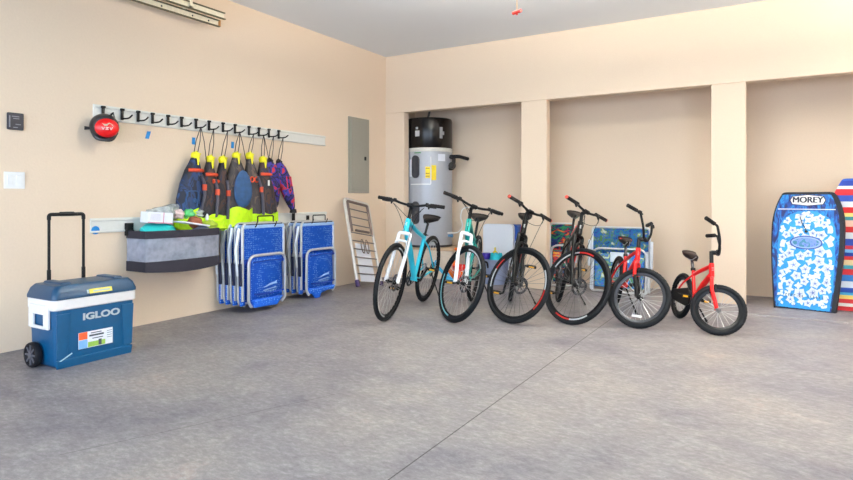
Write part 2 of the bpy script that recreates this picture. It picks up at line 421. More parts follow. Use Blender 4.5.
bm = B(); box(bm, .118, .126, -.42, -.39, 0, .30); box(bm, .0, .126, -.42, -.39, .0, .01); link('hanger_bracket', bm, TRK, t, False)
bm = B()
for yy, zz in ((-.12, -.03), (-.30, -.03), (-.62, -.03)): lathe(bm, [(0, .003), (.008, .003), (.008, .006), (0, .007)], center=(0, yy, zz), axis='x', seg=10)
link('bolts', bm, DARKSTEEL, t)
t = thing('garage_door', 'grey-green raised garage door panel at the top left edge of the photo', 'garage door', (0.32, -3.62, 2.90))
bm = B(); box(bm, 0, 5.6, -2.5, 0, -.025, .025); link('door_panel', bm, mat('door_green_grey', (150, 180, 172), .5), t, False, .004)
bm = B()
for yy in (-.02, -.6, -1.2, -1.8): box(bm, 0.01, 5.59, yy - .03, yy, -.045, -.025)
link('door_stiffener', bm, TRK, t, False)
# opener release cord
t = thing('release_handle', 'red release handle hanging on a thin cord below the ceiling', 'pull handle', (3.416, -3.464, 2.30))
bm = B(); tube(bm, [(-.032, .014, 0), (.032, -.014, 0)], [.011, .011], 10); tube(bm, [(0, 0, 0), (0, 0, -.018)], .006, 8)
link('grip_bar', bm, mat('release_red', (225, 60, 50), .4), t)
bm = B(); tube(bm, [(0, 0, .005), (0, 0, .62)], .0022, 6); link('cord', bm, mat('cord_orange', (222, 178, 130), .6), t)
t = thing('opener_rail', 'steel garage opener rail running along under the ceiling', 'opener rail', (3.416, -3.3, 2.95))
bm = B(); box(bm, -.02, .02, -3.0, .1, -.03, .03); link('rail_bar', bm, STEEL, t, False)
bm = B(); box(bm, -.015, .015, -.05, -.02, .03, .2); link('hanger_strap', bm, STEEL, t, False)

# ------------------------------------------------------------------ hanging gear bags
MESHD = blotch_mat('dark_mesh', [(22, 20, 26), (40, 36, 42), (24, 24, 34), (64, 42, 36), (26, 34, 58), (34, 32, 38)], 11, sc=(1, 1, .45), dist=1.0)
MESHG = blotch_mat('olive_mesh', [(46, 42, 44), (70, 62, 60), (54, 50, 56), (92, 78, 70), (40, 44, 62)], 10, sc=(1, 1, .45), dist=1.0)
YEL = mat('neon_yellow_cap', (238, 228, 20), .5)
NEON = mat('neon_green_fabric', (196, 242, 20), .55, var=.12, scale=25)
ORG = mat('bag_orange', (206, 72, 38), .5)
BLU = mat('bag_blue', (36, 74, 118), .65, var=.2, scale=20)
NAVY = blotch_mat('navy_mesh', [(20, 22, 34), (24, 38, 66), (28, 54, 96), (20, 28, 46), (34, 66, 112), (52, 50, 58)], 9, sc=(1, 1, .5), dist=1.0)
CORD = mat('bag_cord', (48, 42, 44), .7)
def loft(bm, secs, seg=20, mi=0):
    """secs: (yc, zc, xc, ry, rx) closed ellipses in horizontal planes"""
    rings = []
    for j, (yc, zc, xc, ry, rx) in enumerate(secs):
        rings.append([bm.verts.new((xc + rx * math.cos(2*PI*k/seg) * (1 + .10*math.sin(3*k + j)), yc + ry * math.sin(2*PI*k/seg), zc + .006*math.sin(k*2.1+j))) for k in range(seg)])
    for a, b in zip(rings[:-1], rings[1:]):
        for k in range(seg): bm.faces.new((a[k], a[(k+1) % seg], b[(k+1) % seg], b[k])).material_index = mi
    bm.faces.new(rings[0][::-1]).material_index = mi; bm.faces.new(rings[-1]).material_index = mi
# hook y, cap (y,z), body bottom centre y, bottom z, half-width, x offset, kind
bags = [
 (-3.228, -3.300, 1.535, -3.375, 0.98, .145, .12, 'navy', 'dark gear bag with an orange band and blue patch, leftmost in the row'),
 (-3.077, -3.135, 1.510, -3.175, 0.92, .12, .15, 'dark', 'dark gear bag with a curved grey snorkel tube, second from the left'),
 (-2.907, -2.985, 1.515, -3.010, 0.90, .10, .12, 'dark2', 'narrow dark gear bag with an orange clip, just left of the blue oval bag'),
 (-2.754, -2.815, 1.565, -2.800, 0.985, .165, .17, 'oval', 'grey mesh gear bag with a large blue oval and wide neon hem'),
 (-2.568, -2.640, 1.575, -2.560, 0.93, .12, .13, 'ring', 'grey-brown gear bag with orange rings, right of the blue oval bag'),
 (-2.428, -2.455, 1.545, -2.400, 0.93, .135, .15, 'black', 'black gear bag with yellow top and small white mark, neon hem below'),
 (-2.283, -2.350, 1.530, -2.260, 1.03, .10, .10, 'purple', 'slim black and purple gear bag without a yellow top'),
 (-2.136, -2.215, 1.525, -2.010, 0.99, .095, .13, 'red', 'slanting purple and red gear bag, rightmost in the row'),
]
PUR = blotch_mat('purple_red_print', [(20, 18, 44), (38, 32, 108), (16, 15, 26), (50, 42, 136), (180, 36, 50), (18, 17, 36)], 8)
for i, (hy, cy, cz, by, bz, hw, bx, kind, lab) in enumerate(bags):
    X0 = 0.165 if i % 2 else 0.15
    t = thing('gear_bag', lab, 'bag', (0.024, hy, 1.80), 0, 'gear bags hanging from the upper rail')
    o = Vector((0.024, hy, 1.80))
    def lp(x, y, z): return (x - o.x, y - o.y, z - o.z)
    cap = lp(.115, cy, cz); H = cz - bz
    secs = []
    for f, wf in ((0, .14), (.10, .30), (.28, .62), (.5, .86), (.75, 1.0), (.93, 1.0), (1.0, .9)):
        yc = cy + (by - cy) * f; zc = cz - H * f
        p = lp(.11 + (bx - .11) * f * .5, yc, zc)
        secs.append((p[1], p[2], p[0], hw * wf, .028 + .035 * wf))
    if kind in ('red', 'purple'):
        secs = [(s[0], s[1], s[2], hw * q, .02 + .04 * q) for s, q in zip(secs, (.2, .75, 1, 1, .75, .4, .15))]
    secs = secs[::-1]
    body = B(); loft(body, secs)
    bmat = {'navy': NAVY, 'dark': MESHD, 'dark2': MESHD, 'oval': MESHG, 'ring': MESHG, 'black': MESHD, 'purple': MATS.get('x') or PUR, 'red': PUR}[kind]
    bd = link('bag_body', body, bmat, t)
    # draw cord: two strands up to the hook
    bm = B()
    hk = lp(.10, hy, 1.805)
    for s in (-1, 1):
        tube(bm, [hk, ((hk[0] + cap[0]) / 2, (hk[1] + cap[1]) / 2 + s * .022, (hk[2] + cap[2]) / 2), (cap[0], cap[1] + s * .02, cap[2])], .0042, 5)
    tube(bm, [hk, (hk[0] + .01, hk[1] + .03, (hk[2] + cap[2]) / 2), (cap[0] + .03, cap[1] + hw * .8, cap[2] - H * .3)], .004, 5) if i in (0, 3, 5) else None
    link('draw_cord', bm, CORD, t)
    if kind not in ('red', 'purple'):
        bm = B()
        lathe(bm, [(.012, .028), (.034, .018), (.044, -.008), (.036, -.035), (.02, -.05)], center=(cap[0], cap[1], cap[2]), seg=14)
        for k in range(5):
            a = k * 1.3; tube(bm, [(cap[0], cap[1], cap[2]), (cap[0] + .02, cap[1] + .05 * math.sin(a), cap[2] + .035 * math.cos(a))], [.014, .005], 6)
        link('yellow_cap', bm, YEL, t)
        bm = B(); tube(bm, [(cap[0] + .045, cap[1] - .004, cap[2] - .02), (cap[0] + .056, cap[1] - .012, cap[2] - .10)], [.016, .006], 6); link('yellow_tab', bm, YEL, t)
    else:
        bm = B(); tube(bm, [(cap[0], cap[1] - .02, cap[2] + .01), (cap[0], cap[1] + .02, cap[2] - .01)], .028, 8)
        link('gathered_neck', bm, BLACK, t)
        if kind == 'red':
            q = secs[0]; bm = B(); lathe(bm, [(.0, .03), (.036, .02), (.042, -.02), (0, -.03)], center=(q[2], q[0] + .01, q[1] - .01), seg=12); link('black_toggle', bm, BLACK, t)
            bm = B()
            for k in range(4):
                yy = secs[3][0] + (-.045 + .03 * k); tube(bm, [(secs[3][2] + .054, yy * .75 + secs[3][0] * .25 + .01, secs[3][1] - .03 + .03*(k % 2)), (secs[3][2] + .052, yy * .75 + secs[3][0] * .25 - .01, secs[3][1] + .11)], .006, 5)
            link('red_flash', bm, mat('bag_red', (214, 40, 60), .5), bd)
    # section helper: front surface point at height fraction f, lateral u (-1..1)
    def fp(f, u, out=0.004):
        ff = f; yc = cy + (by - cy) * ff; zc = cz - H * ff
        wf = .3 + .7 * min(1, ff / .6) ** .8
        p = lp(.11 + (bx - .11) * ff * .5 + (.028 + .035 * wf) * math.sqrt(max(0, 1 - u * u * .8)) + out, yc + u * hw * wf * .95, zc)
        return p
    if kind in ('navy', 'dark', 'black'):
        bm = B(); tube(bm, [fp(.27, u, .0) for u in (-.85, -.4, 0, .4, .85)], .017, 6, flat=None); 
        if kind == 'dark': tube(bm, [fp(.38, u, .004) for u in (0, .4, .9)], .02, 6)
        link('orange_band', bm, ORG, bd)
    if kind == 'navy':
        bm = B(); pts = [fp(.62, -.6, .003), fp(.62, .25, .003), fp(.92, .25, .003), fp(.92, -.6, .003)]
        tube(bm, arc(pts, .03, closed=True), .006, 5, closed=True); lathe(bm, [(0, .01), (.02, .008), (.024, 0)], center=fp(.78, 0.0), axis='x', seg=12)
        link('blue_patch', bm, BLU, bd)
    if kind in ('navy', 'dark', 'dark2', 'ring'):
        bm = B(); u0 = {'navy': .75, 'dark': .45, 'dark2': .3, 'black': .8, 'ring': .5}[kind]
        tube(bm, [fp(.35, u0 * .6, .01), fp(.5, u0, .014), fp(.68, u0 * 1.05, .014), fp(.97, u0 * .8, .012)], .016, 8)
        link('snorkel_tube', bm, mat('snorkel_grey', (62, 62, 76), .3), t)
        bm = B(); a = Vector(fp(.56, u0, .014)); tube(bm, [a + Vector((0, 0, .03)), a - Vector((0, 0, .026))], .021, 8); link('orange_clip', bm, ORG, t)
    if kind == 'ring':
        bm = B()
        for u in (-.5, .1):
            c = Vector(fp(.40, u, .008)); tube(bm, [c + Vector((0, .026 * math.cos(a), .026 * math.sin(a))) for a in [2*PI*k/12 for k in range(12)]], .008, 5, closed=True)
        link('orange_ring', bm, ORG, bd)
    if kind == 'black':
        bm = B(); c = fp(.42, 0, .004); box(bm, c[0], c[0] + .003, c[1] - .012, c[1] + .012, c[2] - .03, c[2] + .03); link('white_mark', bm, WHITE, bd, False)
    if kind == 'oval':
        bm = B(); c = Vector(fp(.60, 0.05, -.004))
        rings = []
        for (rr, dx) in ((1, 0), (.92, .014), (.6, .022), (.0, .026)):
            rings.append([bm.verts.new((c.x + dx + .012, c.y + .115 * rr * math.sin(a) * (1 - .12 * math.cos(a)), c.z + .19 * rr * math.cos(a))) for a in [2*PI*k/24 for k in range(24)]])
        for a, b in zip(rings[:-1], rings[1:]):
            for k in range(24): bm.faces.new((a[k], a[(k+1) % 24], b[(k+1) % 24], b[k]))
        bm.faces.new(rings[0])
        bmesh.ops.remove_doubles(bm, verts=bm.verts, dist=1e-5)
        link('blue_oval', bm, BLU, bd)
    # neon hem
    if kind not in ('red', 'purple'):
        s0 = secs[1]; s1 = secs[0]
        ext = {'navy': .14, 'dark': .07, 'dark2': .08, 'oval': .165, 'ring': .10, 'black': .07}[kind]
        bm = B(); w1 = hw * {'oval': 1.12, 'ring': 1.25}.get(kind, 1.05)
        dy = {'ring': .05, 'oval': -.03}.get(kind, 0)
        rings = []
        for f, ww, zz in ((0, hw * 1.02, s1[1] + .035), (.5, w1, s1[1] - ext * .4), (1, w1 * .98, s1[1] - ext)):
            ring = []
            for k in range(24):
                a = 2*PI*k/24
                ring.append(bm.verts.new((s1[2] + .07 * math.cos(a) + .008 * math.sin(k * 2.3), s1[0] + dy * f + ww * math.sin(a), zz + .02 * math.sin(a * 3 + i) + (.03 * math.sin(a) if kind == 'ring' else 0))))
            rings.append(ring)
        for a, b in zip(rings[:-1], rings[1:]):
            for k in range(24): bm.faces.new((a[k], a[(k+1) % 24], b[(k+1) % 24], b[k]))
        bm.faces.new(rings[0][::-1]); bm.faces.new(rings[-1])
        link('neon_hem', bm, NEON, t)

# ------------------------------------------------------------------ mesh basket on the lower rail
t = thing('mesh_basket', 'grey mesh basket with black bands hung on the lower rail, heaped with gear', 'basket', (0.024, -3.55, 0.50))
BAND = mat('basket_band', (40, 38, 50), .8)
def bskt(bm, z0, z1, grow=0.0, wall=.006, sag=0.0, bottom=False):
    n = 12
    def path(g):
        out = [(0.0, -.375 - g), (.262 + g, -.375 - g)]
        for k in range(1, n): 
            u = k / n; out.append((.278 + g + .03 * math.sin(PI * u), -.375 + .75 * u))
        return out + [(.262 + g, .375 + g), (0.0, .375 + g)]
    po_, pi_ = path(grow), path(grow - wall)
    sg_ = lambda x, y: sag * math.cos(y / .78 * PI) * (x / .3)
    vo = [[bm.verts.new((x, y, z - (sg_(x, y) if j == 0 else 0))) for x, y in po_] for j, z in enumerate((z0, z1))]
    vi = [[bm.verts.new((x, y, z - (sg_(x, y) if j == 0 else 0))) for x, y in pi_] for j, z in enumerate((z0, z1))]
    m = len(po_)
    for k in range(m - 1):
        bm.faces.new((vo[0][k], vo[0][k+1], vo[1][k+1], vo[1][k])); bm.faces.new((vi[0][k], vi[1][k], vi[1][k+1], vi[0][k+1]))
        for j in (0, 1): bm.faces.new((vo[j][k], vi[j][k], vi[j][k+1], vo[j][k+1]))
    for k in (0, m - 1): bm.faces.new((vo[0][k], vo[1][k], vi[1][k], vi[0][k]))
    if bottom:
        b2 = [bm.verts.new((v.co.x, v.co.y, v.co.z + .004)) for v in vi[0]]
        bm.faces.new(b2)
bm = B(); bskt(bm, .0, .085, .006, .010, .022, True); link('lower_band', bm, BAND, t)
bm = B(); bskt(bm, .08, .285, 0, .003, 0)
mm = mat('basket_mesh', (176, 180, 196), .8, var=.2, scale=18, alpha=.56)
link('mesh_panel', bm, mm, t)
bm = B(); bskt(bm, .28, .345, .006, .008); link('top_band', bm, BAND, t)
for s in (-1, 1):
    bm = B(); box(bm, -.012, .03, s * .36 - .03, s * .36 + .03, .30, .41); box(bm, .02, .07, s * .36 - .01, s * .36 + .01, .335, .35); link('basket_hook', bm, BLACK, t, False, .004)
# contents
TEAL = mat('teal_fabric', (40, 200, 200), .5, var=.1, scale=20)
def blob(name, m, c, r, rx=(0, 0, 0), amp=.15, label=None, cat=None, sq=1, seed=0, bot=None):
    bm = B(); bmesh.ops.create_icosphere(bm, subdivisions=3, radius=1)
    rd = random.Random(seed); ph = [rd.uniform(0, 6) for _ in range(6)]
    for v in bm.verts:
        d = v.co.copy(); k = 1 + amp * (math.sin(3*d.x+ph[0]) * math.sin(4*d.y+ph[1]) + .6*math.sin(7*d.z+ph[2]+2*d.x))
        v.co = Vector((d.x * r[0] * k, d.y * r[1] * k, d.z * r[2] * k))
        if bot is not None and v.co.z < bot: v.co.z = bot
    o = link(name, bm, m, None); o.location = c; o.rotation_euler = rx
    return tag(o, label, cat)
blob('folded_towel', TEAL, (.165, -3.74, .80), (.12, .15, .115), label='teal rolled swim gear piled at the left end of the basket', cat='swim gear', seed=1)
blob('beach_towel', mat('teal_pale', (70, 190, 200), .7), (.19, -3.45, .60), (.10, .17, .055), label='pale teal item seen through the mesh at the bottom of the basket', cat='swim gear', seed=2)
blob('coral_pouch', mat('coral', (220, 120, 120), .7), (.20, -3.52, .735), (.07, .08, .045), label='small coral pouch seen through the basket mesh', cat='pouch', seed=3)
blob('grey_pouch', mat('grey_cloth', (110, 116, 135), .7), (.20, -3.31, .80), (.09, .11, .07), label='grey cloth pouch in the middle of the basket heap', cat='pouch', seed=4)
blob('lime_pouch', mat('lime_cloth', (180, 205, 70), .6), (.21, -3.22, .865), (.07, .085, .055), label='dull lime pouch at the right end of the basket heap', cat='pouch', seed=5)
blob('brown_pouch', mat('brown_cloth', (150, 84, 60), .7), (.20, -3.38, .905), (.06, .075, .05), label='brown pouch between the white carton and the lime pouch', cat='pouch', seed=6)
t = thing('carton', 'white carton with pink edging lying on top of the basket heap', 'box', (.17, -3.74, .905), 0)
t.rotation_euler = (-.08, 0, -.1)
bm = B(); box(bm, -.06, .07, -.12, .105, 0, .095); link('carton_body', bm, PAPER, t, False, .003)
bm = B(); box(bm, .070, .072, -.12, .105, 0, .008); box(bm, .070, .072, .015, .022, 0, .095); link('pink_edging', bm, mat('pink_edge', (214, 150, 170), .6), t, False)
bm = B(); 
for k in range(6): box(bm, .070, .0715, -.10, -.01, .025 + .010*k, .028 + .010*k)
link('printed_lines', bm, mat('pale_print', (206, 200, 216), .6), t, False)
t = thing('white_tray', 'thin white tray sloping across the middle of the basket heap', 'tray', (.25, -3.44, .885)); t.rotation_euler = (-.16, 0, 0)
bm = B(); box(bm, -.09, .06, -.15, .15, 0, .014); link('tray_plate', bm, PAPER, t, False, .004)
PLA = mat('clear_bag', (196, 205, 208), .2, var=.4, scale=25, alpha=.62)
blob('plastic_bag', PLA, (.11, -3.60, 1.00), (.08, .15, .06), amp=.3, label='crumpled clear plastic bag behind the white carton', cat='plastic bag', seed=8)
blob('snack_bag', mat('green_wrap', (70, 170, 100), .3, var=.4, scale=30), (.16, -3.42, .975), (.05, .055, .05), amp=.25, label='small green wrapped packet on top of the basket heap', cat='packet', seed=9)
blob('packet', mat('pale_wrap', (216, 190, 186), .3, var=.3, scale=30), (.17, -3.52, .98), (.04, .045, .045), amp=.25, label='small pale packet beside the green packet on the heap', cat='packet', seed=11)
blob('clear_pouch', PLA, (.15, -3.32, .985), (.06, .075, .04), amp=.3, label='clear pouch on the heap right of the green packet', cat='pouch', seed=12)
bm = B(); lathe(bm, [(.016, 0), (.018, .03), (.012, .045), (.006, .06), (0, .062)], seg=14); o = link('bottle_cap', bm, WHITE, None); o.location = (.2, -3.235, .915); tag(o, 'small white nozzle standing on the lime pouch', 'bottle')
blob('neon_vest', NEON, (.17, -3.14, .885), (.09, .10, .085), amp=.22, label='neon yellow-green bundle at the right end of the basket', cat='vest', seed=10)

# ------------------------------------------------------------------ roller cooler
CB = mat('cooler_blue', (0, 78, 122), .38, var=.04); CBL = mat('cooler_lid_blue', (8, 64, 98), .38, var=.04)
CW = mat('cooler_band', (226, 224, 222), .4, var=.02)
t = thing('rolling_cooler', 'blue wheeled cooler with white band and raised black pull handle', 'cooler', (0.635, -4.63, 0)); t.scale = (1.0, 1.06, 1.0)
def rr(x0, x1, y0, y1, r, n=5):
    P = []
    for cx, cy, a0 in ((x1 - r, y1 - r, 0), (x0 + r, y1 - r, 90), (x0 + r, y0 + r, 180), (x1 - r, y0 + r, 270)):
        for k in range(n + 1):
            a = math.radians(a0 + 90 * k / n); P.append((cx + r * math.cos(a), cy + r * math.sin(a)))
    return P
def loft_rr(bm, secs, r, mi=0):
    rings = [[bm.verts.new((x, y, z)) for x, y in rr(x0, x1, y0, y1, r_)] for (x0, x1, y0, y1, z, r_) in [s if len(s) == 6 else (*s, r) for s in secs]]
    n = len(rings[0])
    for a, b in zip(rings[:-1], rings[1:]):
        for k in range(n): bm.faces.new((a[k], a[(k+1) % n], b[(k+1) % n], b[k])).material_index = mi
    bm.faces.new(rings[0][::-1]).material_index = mi; bm.faces.new(rings[-1]).material_index = mi
bm = B(); loft_rr(bm, [(-.13, .125, -.225, .225, .0), (-.15, .145, -.245, .245, .018), (-.158, .152, -.252, .252, .06), (-.165, .162, -.262, .262, .39)], .03)
body = link('cooler_body', bm, CB, t)
# moulded corner pillars of the body
bm = B()
for sx_, sy in ((1, -1), (1, 1)):
    hexa(bm, [(sx_*.150, sy*.245, .07), (sx_*.150, sy*.185, .07), (sx_*.158, sy*.185, .07), (sx_*.158, sy*.245, .07)], [(sx_*.155, sy*.250, .36), (sx_*.155, sy*.165, .36), (sx_*.170, sy*.165, .36), (sx_*.170, sy*.250, .36)])
hexa(bm, [(.150, -.245, .0), (.150, .245, .0), (.153, .24, .0), (.153, -.24, .0)], [(.152, -.25, .06), (.152, .25, .06), (.162, .245, .055), (.162, -.245, .055)])
link('corner_moulding', bm, CB, body, True, .004)
bm = B(); loft_rr(bm, [(-.170, .168, -.268, .268, .385), (-.175, .174, -.273, .273, .392), (-.175, .174, -.273, .273, .452), (-.170, .168, -.268, .268, .458)], .03); link('white_band', bm, CW, t)
bm = B(); loft_rr(bm, [(-.180, .178, -.278, .278, .456), (-.180, .178, -.278, .278, .475), (-.165, .163, -.265, .262, .520), (-.145, .143, -.245, .242, .545), (-.10, .10, -.20, .20, .55)], .035); lid = link('lid', bm, CBL, t)
bm = B()
for s in (-1, 1):
    hexa(bm, [(-.12, s*.17-.035, .54), (.125, s*.17-.035, .54), (.125, s*.17+.035, .54), (-.12, s*.17+.035, .54)], [(-.10, s*.17-.028, .562), (.11, s*.17-.028, .562), (.11, s*.17+.028, .562), (-.10, s*.17+.028, .562)])
    link('lid_ridge', bm, CBL, lid, True, .006); bm = B()
hexa(bm, [(.165, -.245, .472), (.179, -.245, .472), (.179, -.175, .472), (.165, -.175, .472)], [(.158, -.235, .51), (.170, -.235, .505), (.170, -.185, .505), (.158, -.185, .51)])
link('lid_latch', bm, CBL, lid, True, .006)
# yellow warning sticker on the lid edge
Ml = frame((.172, .02, .4875), (0, 1, 0), (-.28, 0, .96), (.96, 0, .28))
bm = B(); prism(bm, [(-.075, -.014), (.075, -.014), (.075, .016), (-.075, .016)], Ml, .0025); st = link('warning_sticker', bm, mat('sticker_yellow', (240, 222, 90), .5), lid, False)
bm = B(); prism(bm, [(-.09, -.012), (-.078, -.012), (-.078, .014), (-.09, .014)], Ml, .003); prism(bm, [(-.05, -.006), (.06, -.006), (.06, .006), (-.05, .006)], Ml, .0035); link('sticker_print', bm, mat('pale_grey_print', (170, 190, 190), .5), lid, False)
# side handle (left end) and its mirror on the right end
for s in (-1, 1):
    y0 = s * .262
    bm = B()
    tube(bm, arc([(-.10, y0, .40), (-.10, y0 + s*.012, .27), (.085, y0 + s*.012, .27), (.085, y0, .40)], .03), .013, 6, flat=1.0)
    box(bm, -.13, -.075, min(y0, y0 + s*.018), max(y0, y0 + s*.018), .26, .42); box(bm, .055, .115, min(y0, y0 + s*.018), max(y0, y0 + s*.018), .26, .42)
    box(bm, -.12, .10, min(y0, y0 + s*.022), max(y0, y0 + s*.022), .355, .42)
    link('side_handle', bm, CW, t, True, .005)
# wheels
for s in (-1, 1):
    bm = B(); lathe(bm, [(.05, -.02), (.078, -.020), (.083, -.012), (.083, .012), (.078, .020), (.068, .020), (.064, .012), (.05, .012)], axis='y', seg=32)
    wh = link('wheel', bm, mat('wheel_black', (22, 22, 28), .5), t)
    bm = B(); lathe(bm, [(0, .022), (.020, .022), (.022, .010), (.022, -.01), (0, -.01)], axis='y', seg=16)
    for k in range(8):
        a = k * PI / 4; M = Matrix.Rotation(a, 4, 'Y'); box(bm, .012, .066, .0, .018, -.005, .005, M=M)
    link('wheel_spokes', bm, mat('wheel_grey', (92, 92, 100), .4), wh); wh.location = (-.055, s * .285, .083)
    if s < 0: wh.rotation_euler = (0, 0, PI)
# silver stripe by lower left corner
bm = B(); Mf = frame((.1605, 0, 0), (0, 1, 0), (0, 0, 1), (1, 0, 0))
prism(bm, [(-.235, .052), (-.222, .052), (-.155, .088), (-.158, .094)], Mf, .004); link('silver_stripe', bm, mat('silver_stripe', (180, 205, 220), .3), body, False)
# brand lettering
text('brand_lettering', 'IGLOO', .062, frame((.1665, .030, .318), (0, 1, .0), (0, 0, 1), (1, 0, 0)), mat('letter_silver', (196, 204, 210), .35, .2), body, .002, .0022, 1.28)
# sticker
t2 = body
def pb(name, m, a, b, c, d, dd=.003, x=.1625):
    bm = B(); prism(bm, [(a, c), (b, c), (b, d), (a, d)], frame((x, 0, 0), (0, 1, 0), (0, 0, 1), (1, 0, 0)), dd); return link(name, bm, m, body, False)
pb('sticker', PAPER, -.118, .105, .105, .215, .001)
pb('sticker_orange_patch', mat('st_orange', (240, 100, 50), .5), -.116, -.062, .165, .214, .0018)
pb('sticker_blue_patch', mat('st_blue', (120, 175, 225), .5), -.116, -.062, .106, .163, .0018)
pb('sticker_green_patch', mat('st_green', (150, 190, 80), .5), -.058, .055, .108, .142, .0018)
bm = B(); Mq = frame((.1625, 0, 0), (0, 1, 0), (0, 0, 1), (1, 0, 0))
for a, b, c, d in ((-.05, .045, .178, .190), (-.04, .03, .198, .204), (-.03, .04, .160, .166), (.066, .1, .150, .153), (.066, .1, .165, .168), (.066, .1, .180, .183), (.066, .1, .195, .198), (.01, .03, .110, .150)):
    prism(bm, [(a, c), (b, c), (b, d), (a, d)], Mq, .0022)
link('sticker_print', bm, mat('st_print', (60, 70, 80), .5), body, False)
# telescoping handle
bm = B()
for yy in (-.13, .095): tube(bm, [(-.185, yy, .20), (-.185, yy, .99)], .0095, 8); tube(bm, [(-.185, yy, .20), (-.185, yy, .62)], .013, 8)
tube(bm, arc([(-.185, -.13, .97), (-.185, -.13, 1.008), (-.185, .095, 1.008), (-.185, .095, .97)], .02), .013, 8)
tube(bm, [(-.185, -.06, 1.01), (-.185, .03, 1.01)], .016, 8)
link('pull_handle', bm, BLACK, t)
bm = B(); box(bm, -.2, -.16, -.16, -.10, .18, .44); box(bm, -.2, -.16, .065, .125, .18, .44); link('handle_bracket', bm, CB, t, False, .005)

# ------------------------------------------------------------------ folded blue beach chairs
BF = weave_mat(); NV = mat('navy_plastic', (24, 34, 70), .5); BFD = mat('blue_webbing', (14, 62, 165), .7)
def make_chair():
    t = thing('beach_chair', 'x', 'beach chair', (0, 0, 0), 0, 'folded blue beach chairs hanging on the lower rail')
    W = .275
    bm = B()   # main frame: tall inverted U with side rails
    tube(bm, arc([(0, -W, .05), (0, -W, .80), (0, W, .80), (0, W, .05)], .06), .0145, 8); link('back_frame', bm, ALU, t)
    bm = B()   # rear leg frame, folded behind
    tube(bm, arc([(-.045, -W - .02, .74), (-.04, -W - .02, .02), (-.04, W + .02, .02), (-.045, W + .02, .74)], .05), .011, 8); link('leg_frame', bm, ALU, t)
    for s in (-1, 1):
        bm = B(); tube(bm, [(-.02, s*(W + .02), .76), (-.045, s*(W + .04), .55), (-.03, s*(W + .03), .30)], .018, 6); link('arm_link', bm, ALU, t)
    bm = B()
    n = 10
    for (z0, z1, bulge, x) in ((.44, .79, .012, .0),):
        g = [[bm.verts.new((x + bulge * math.sin(PI * i / n) + .004 * math.sin(j * 2.2 + i), -W + .012 + (2 * W - .024) * i / n, z0 + (z1 - z0) * j / n)) for i in range(n + 1)] for j in range(n + 1)]
        for j in range(n):
            for i in range(n): bm.faces.new((g[j][i], g[j][i+1], g[j+1][i+1], g[j+1][i]))
    bmesh.ops.solidify(bm, geom=bm.faces[:], thickness=.01)
    link('back_fabric', bm, BF, t)
    bm = B(); box(bm, .004, .018, -W + .01, W - .01, .755, .79); link('top_webbing', bm, mat('pale_webbing', (150, 185, 230), .7), t, False, .004)
    bm = B(); box(bm, -.004, .020, -W + .012, W - .012, .40, .45); link('back_seam', bm, BFD, t, False, .004)
    # seat frame folded in front, rounded U
    w2 = .245
    bm = B(); tube(bm, arc([(.05, -w2 + .04, -.01), (.05, -w2, .04), (.055, -w2, .49), (.055, w2, .49), (.05, w2, .03), (.04, w2 - .04, -.01)], .09), .0145, 8); link('seat_frame', bm, ALU, t)
    # cargo pouch
    bm = B()
    n = 12; g = []
    for j in range(n + 1):
        v = j / n; row = []
        for i in range(n + 1):
            u = i / n; bl = .05 * (math.sin(PI * u) ** .5) * (math.sin(PI * min(1, v * 1.02 + .0)) ** .5 if 0 < v < 1 else 0)
            row.append(bm.verts.new((.03 + bl + .005 * math.sin(5 * u + 7 * v), (-w2 + .02) + (2 * w2 - .04) * u, (-.01) + .48 * v + .012 * math.sin(9 * u) * (1 - v))))
        g.append(row)
    for j in range(n):
        for i in range(n): bm.faces.new((g[j][i], g[j][i+1], g[j+1][i+1], g[j+1][i]))
    bmesh.ops.solidify(bm, geom=bm.faces[:], thickness=.012)
    po = link('cargo_pouch', bm, BF, t)
    bm = B(); tube(bm, [(.082, -w2 + .05, .115), (.092, 0, .105), (.082, w2 - .05, .115)], .008, 6); link('pouch_piping', bm, BFD, po); bm = B(); tube(bm, [(.075, -w2 + .04, .425), (.08, 0, .435), (.075, w2 - .04, .425)], .006, 6); link('pouch_piping', bm, BFD, po)
    # pale logo on the pouch: a long leaping shape over two lines of small strokes
    bm = B(); Mq = frame((.0895, 0, 0), (0, 1, 0), (0, 0, 1), (1, 0, 0))
    prism(bm, [(-.10, .175), (-.06, .182), (.0, .205), (.06, .212), (.10, .228), (.085, .205), (.105, .190), (.06, .193), (.0, .185), (-.05, .172)], Mq, .002)
    prism(bm, [(-.095, .145), (.08, .165), (.085, .155), (-.09, .135)], Mq, .002)
    for k in range(7): prism(bm, [(-.07 + .022*k, .124), (-.058 + .022*k, .124), (-.058 + .022*k, .134), (-.07 + .022*k, .134)], Mq, .002)
    link('pouch_logo', bm, mat('logo_pale', (150, 190, 242), .6), po, False)
    for s in (-1, 1):
        bm = B(); hexa(bm, [(-.02, s*(W+.022)-.008, .20), (.02, s*(W+.022)-.008, .20), (.02, s*(W+.022)+.008, .20), (-.02, s*(W+.022)+.008, .20)], [(-.02, s*(W+.03)-.008, .42), (.02, s*(W+.03)-.008, .42), (.02, s*(W+.03)+.008, .42), (-.02, s*(W+.03)+.008, .42)]); link('armrest', bm, NV, t, True, .008, 3)
    # shoulder strap / fabric hanging at the rear foot
    bm = B(); box(bm, -.035, -.012, -W - .012, -W + .05, -.0, .24); link('rear_pocket', bm, BF, t, True, .01)
    bm = B(); tube(bm, arc([(.0, -.08, .80), (.0, -.08, .875), (.0, .13, .875), (.0, .13, .80)], .012), .007, 6); link('carry_handle', bm, BLACK, t)
    bm = B(); box(bm, -.014, .016, -W + .03, W - .03, .782, .802); link('dark_top_bar', bm, NV, t, False, .005)
    return t
ch = make_chair()
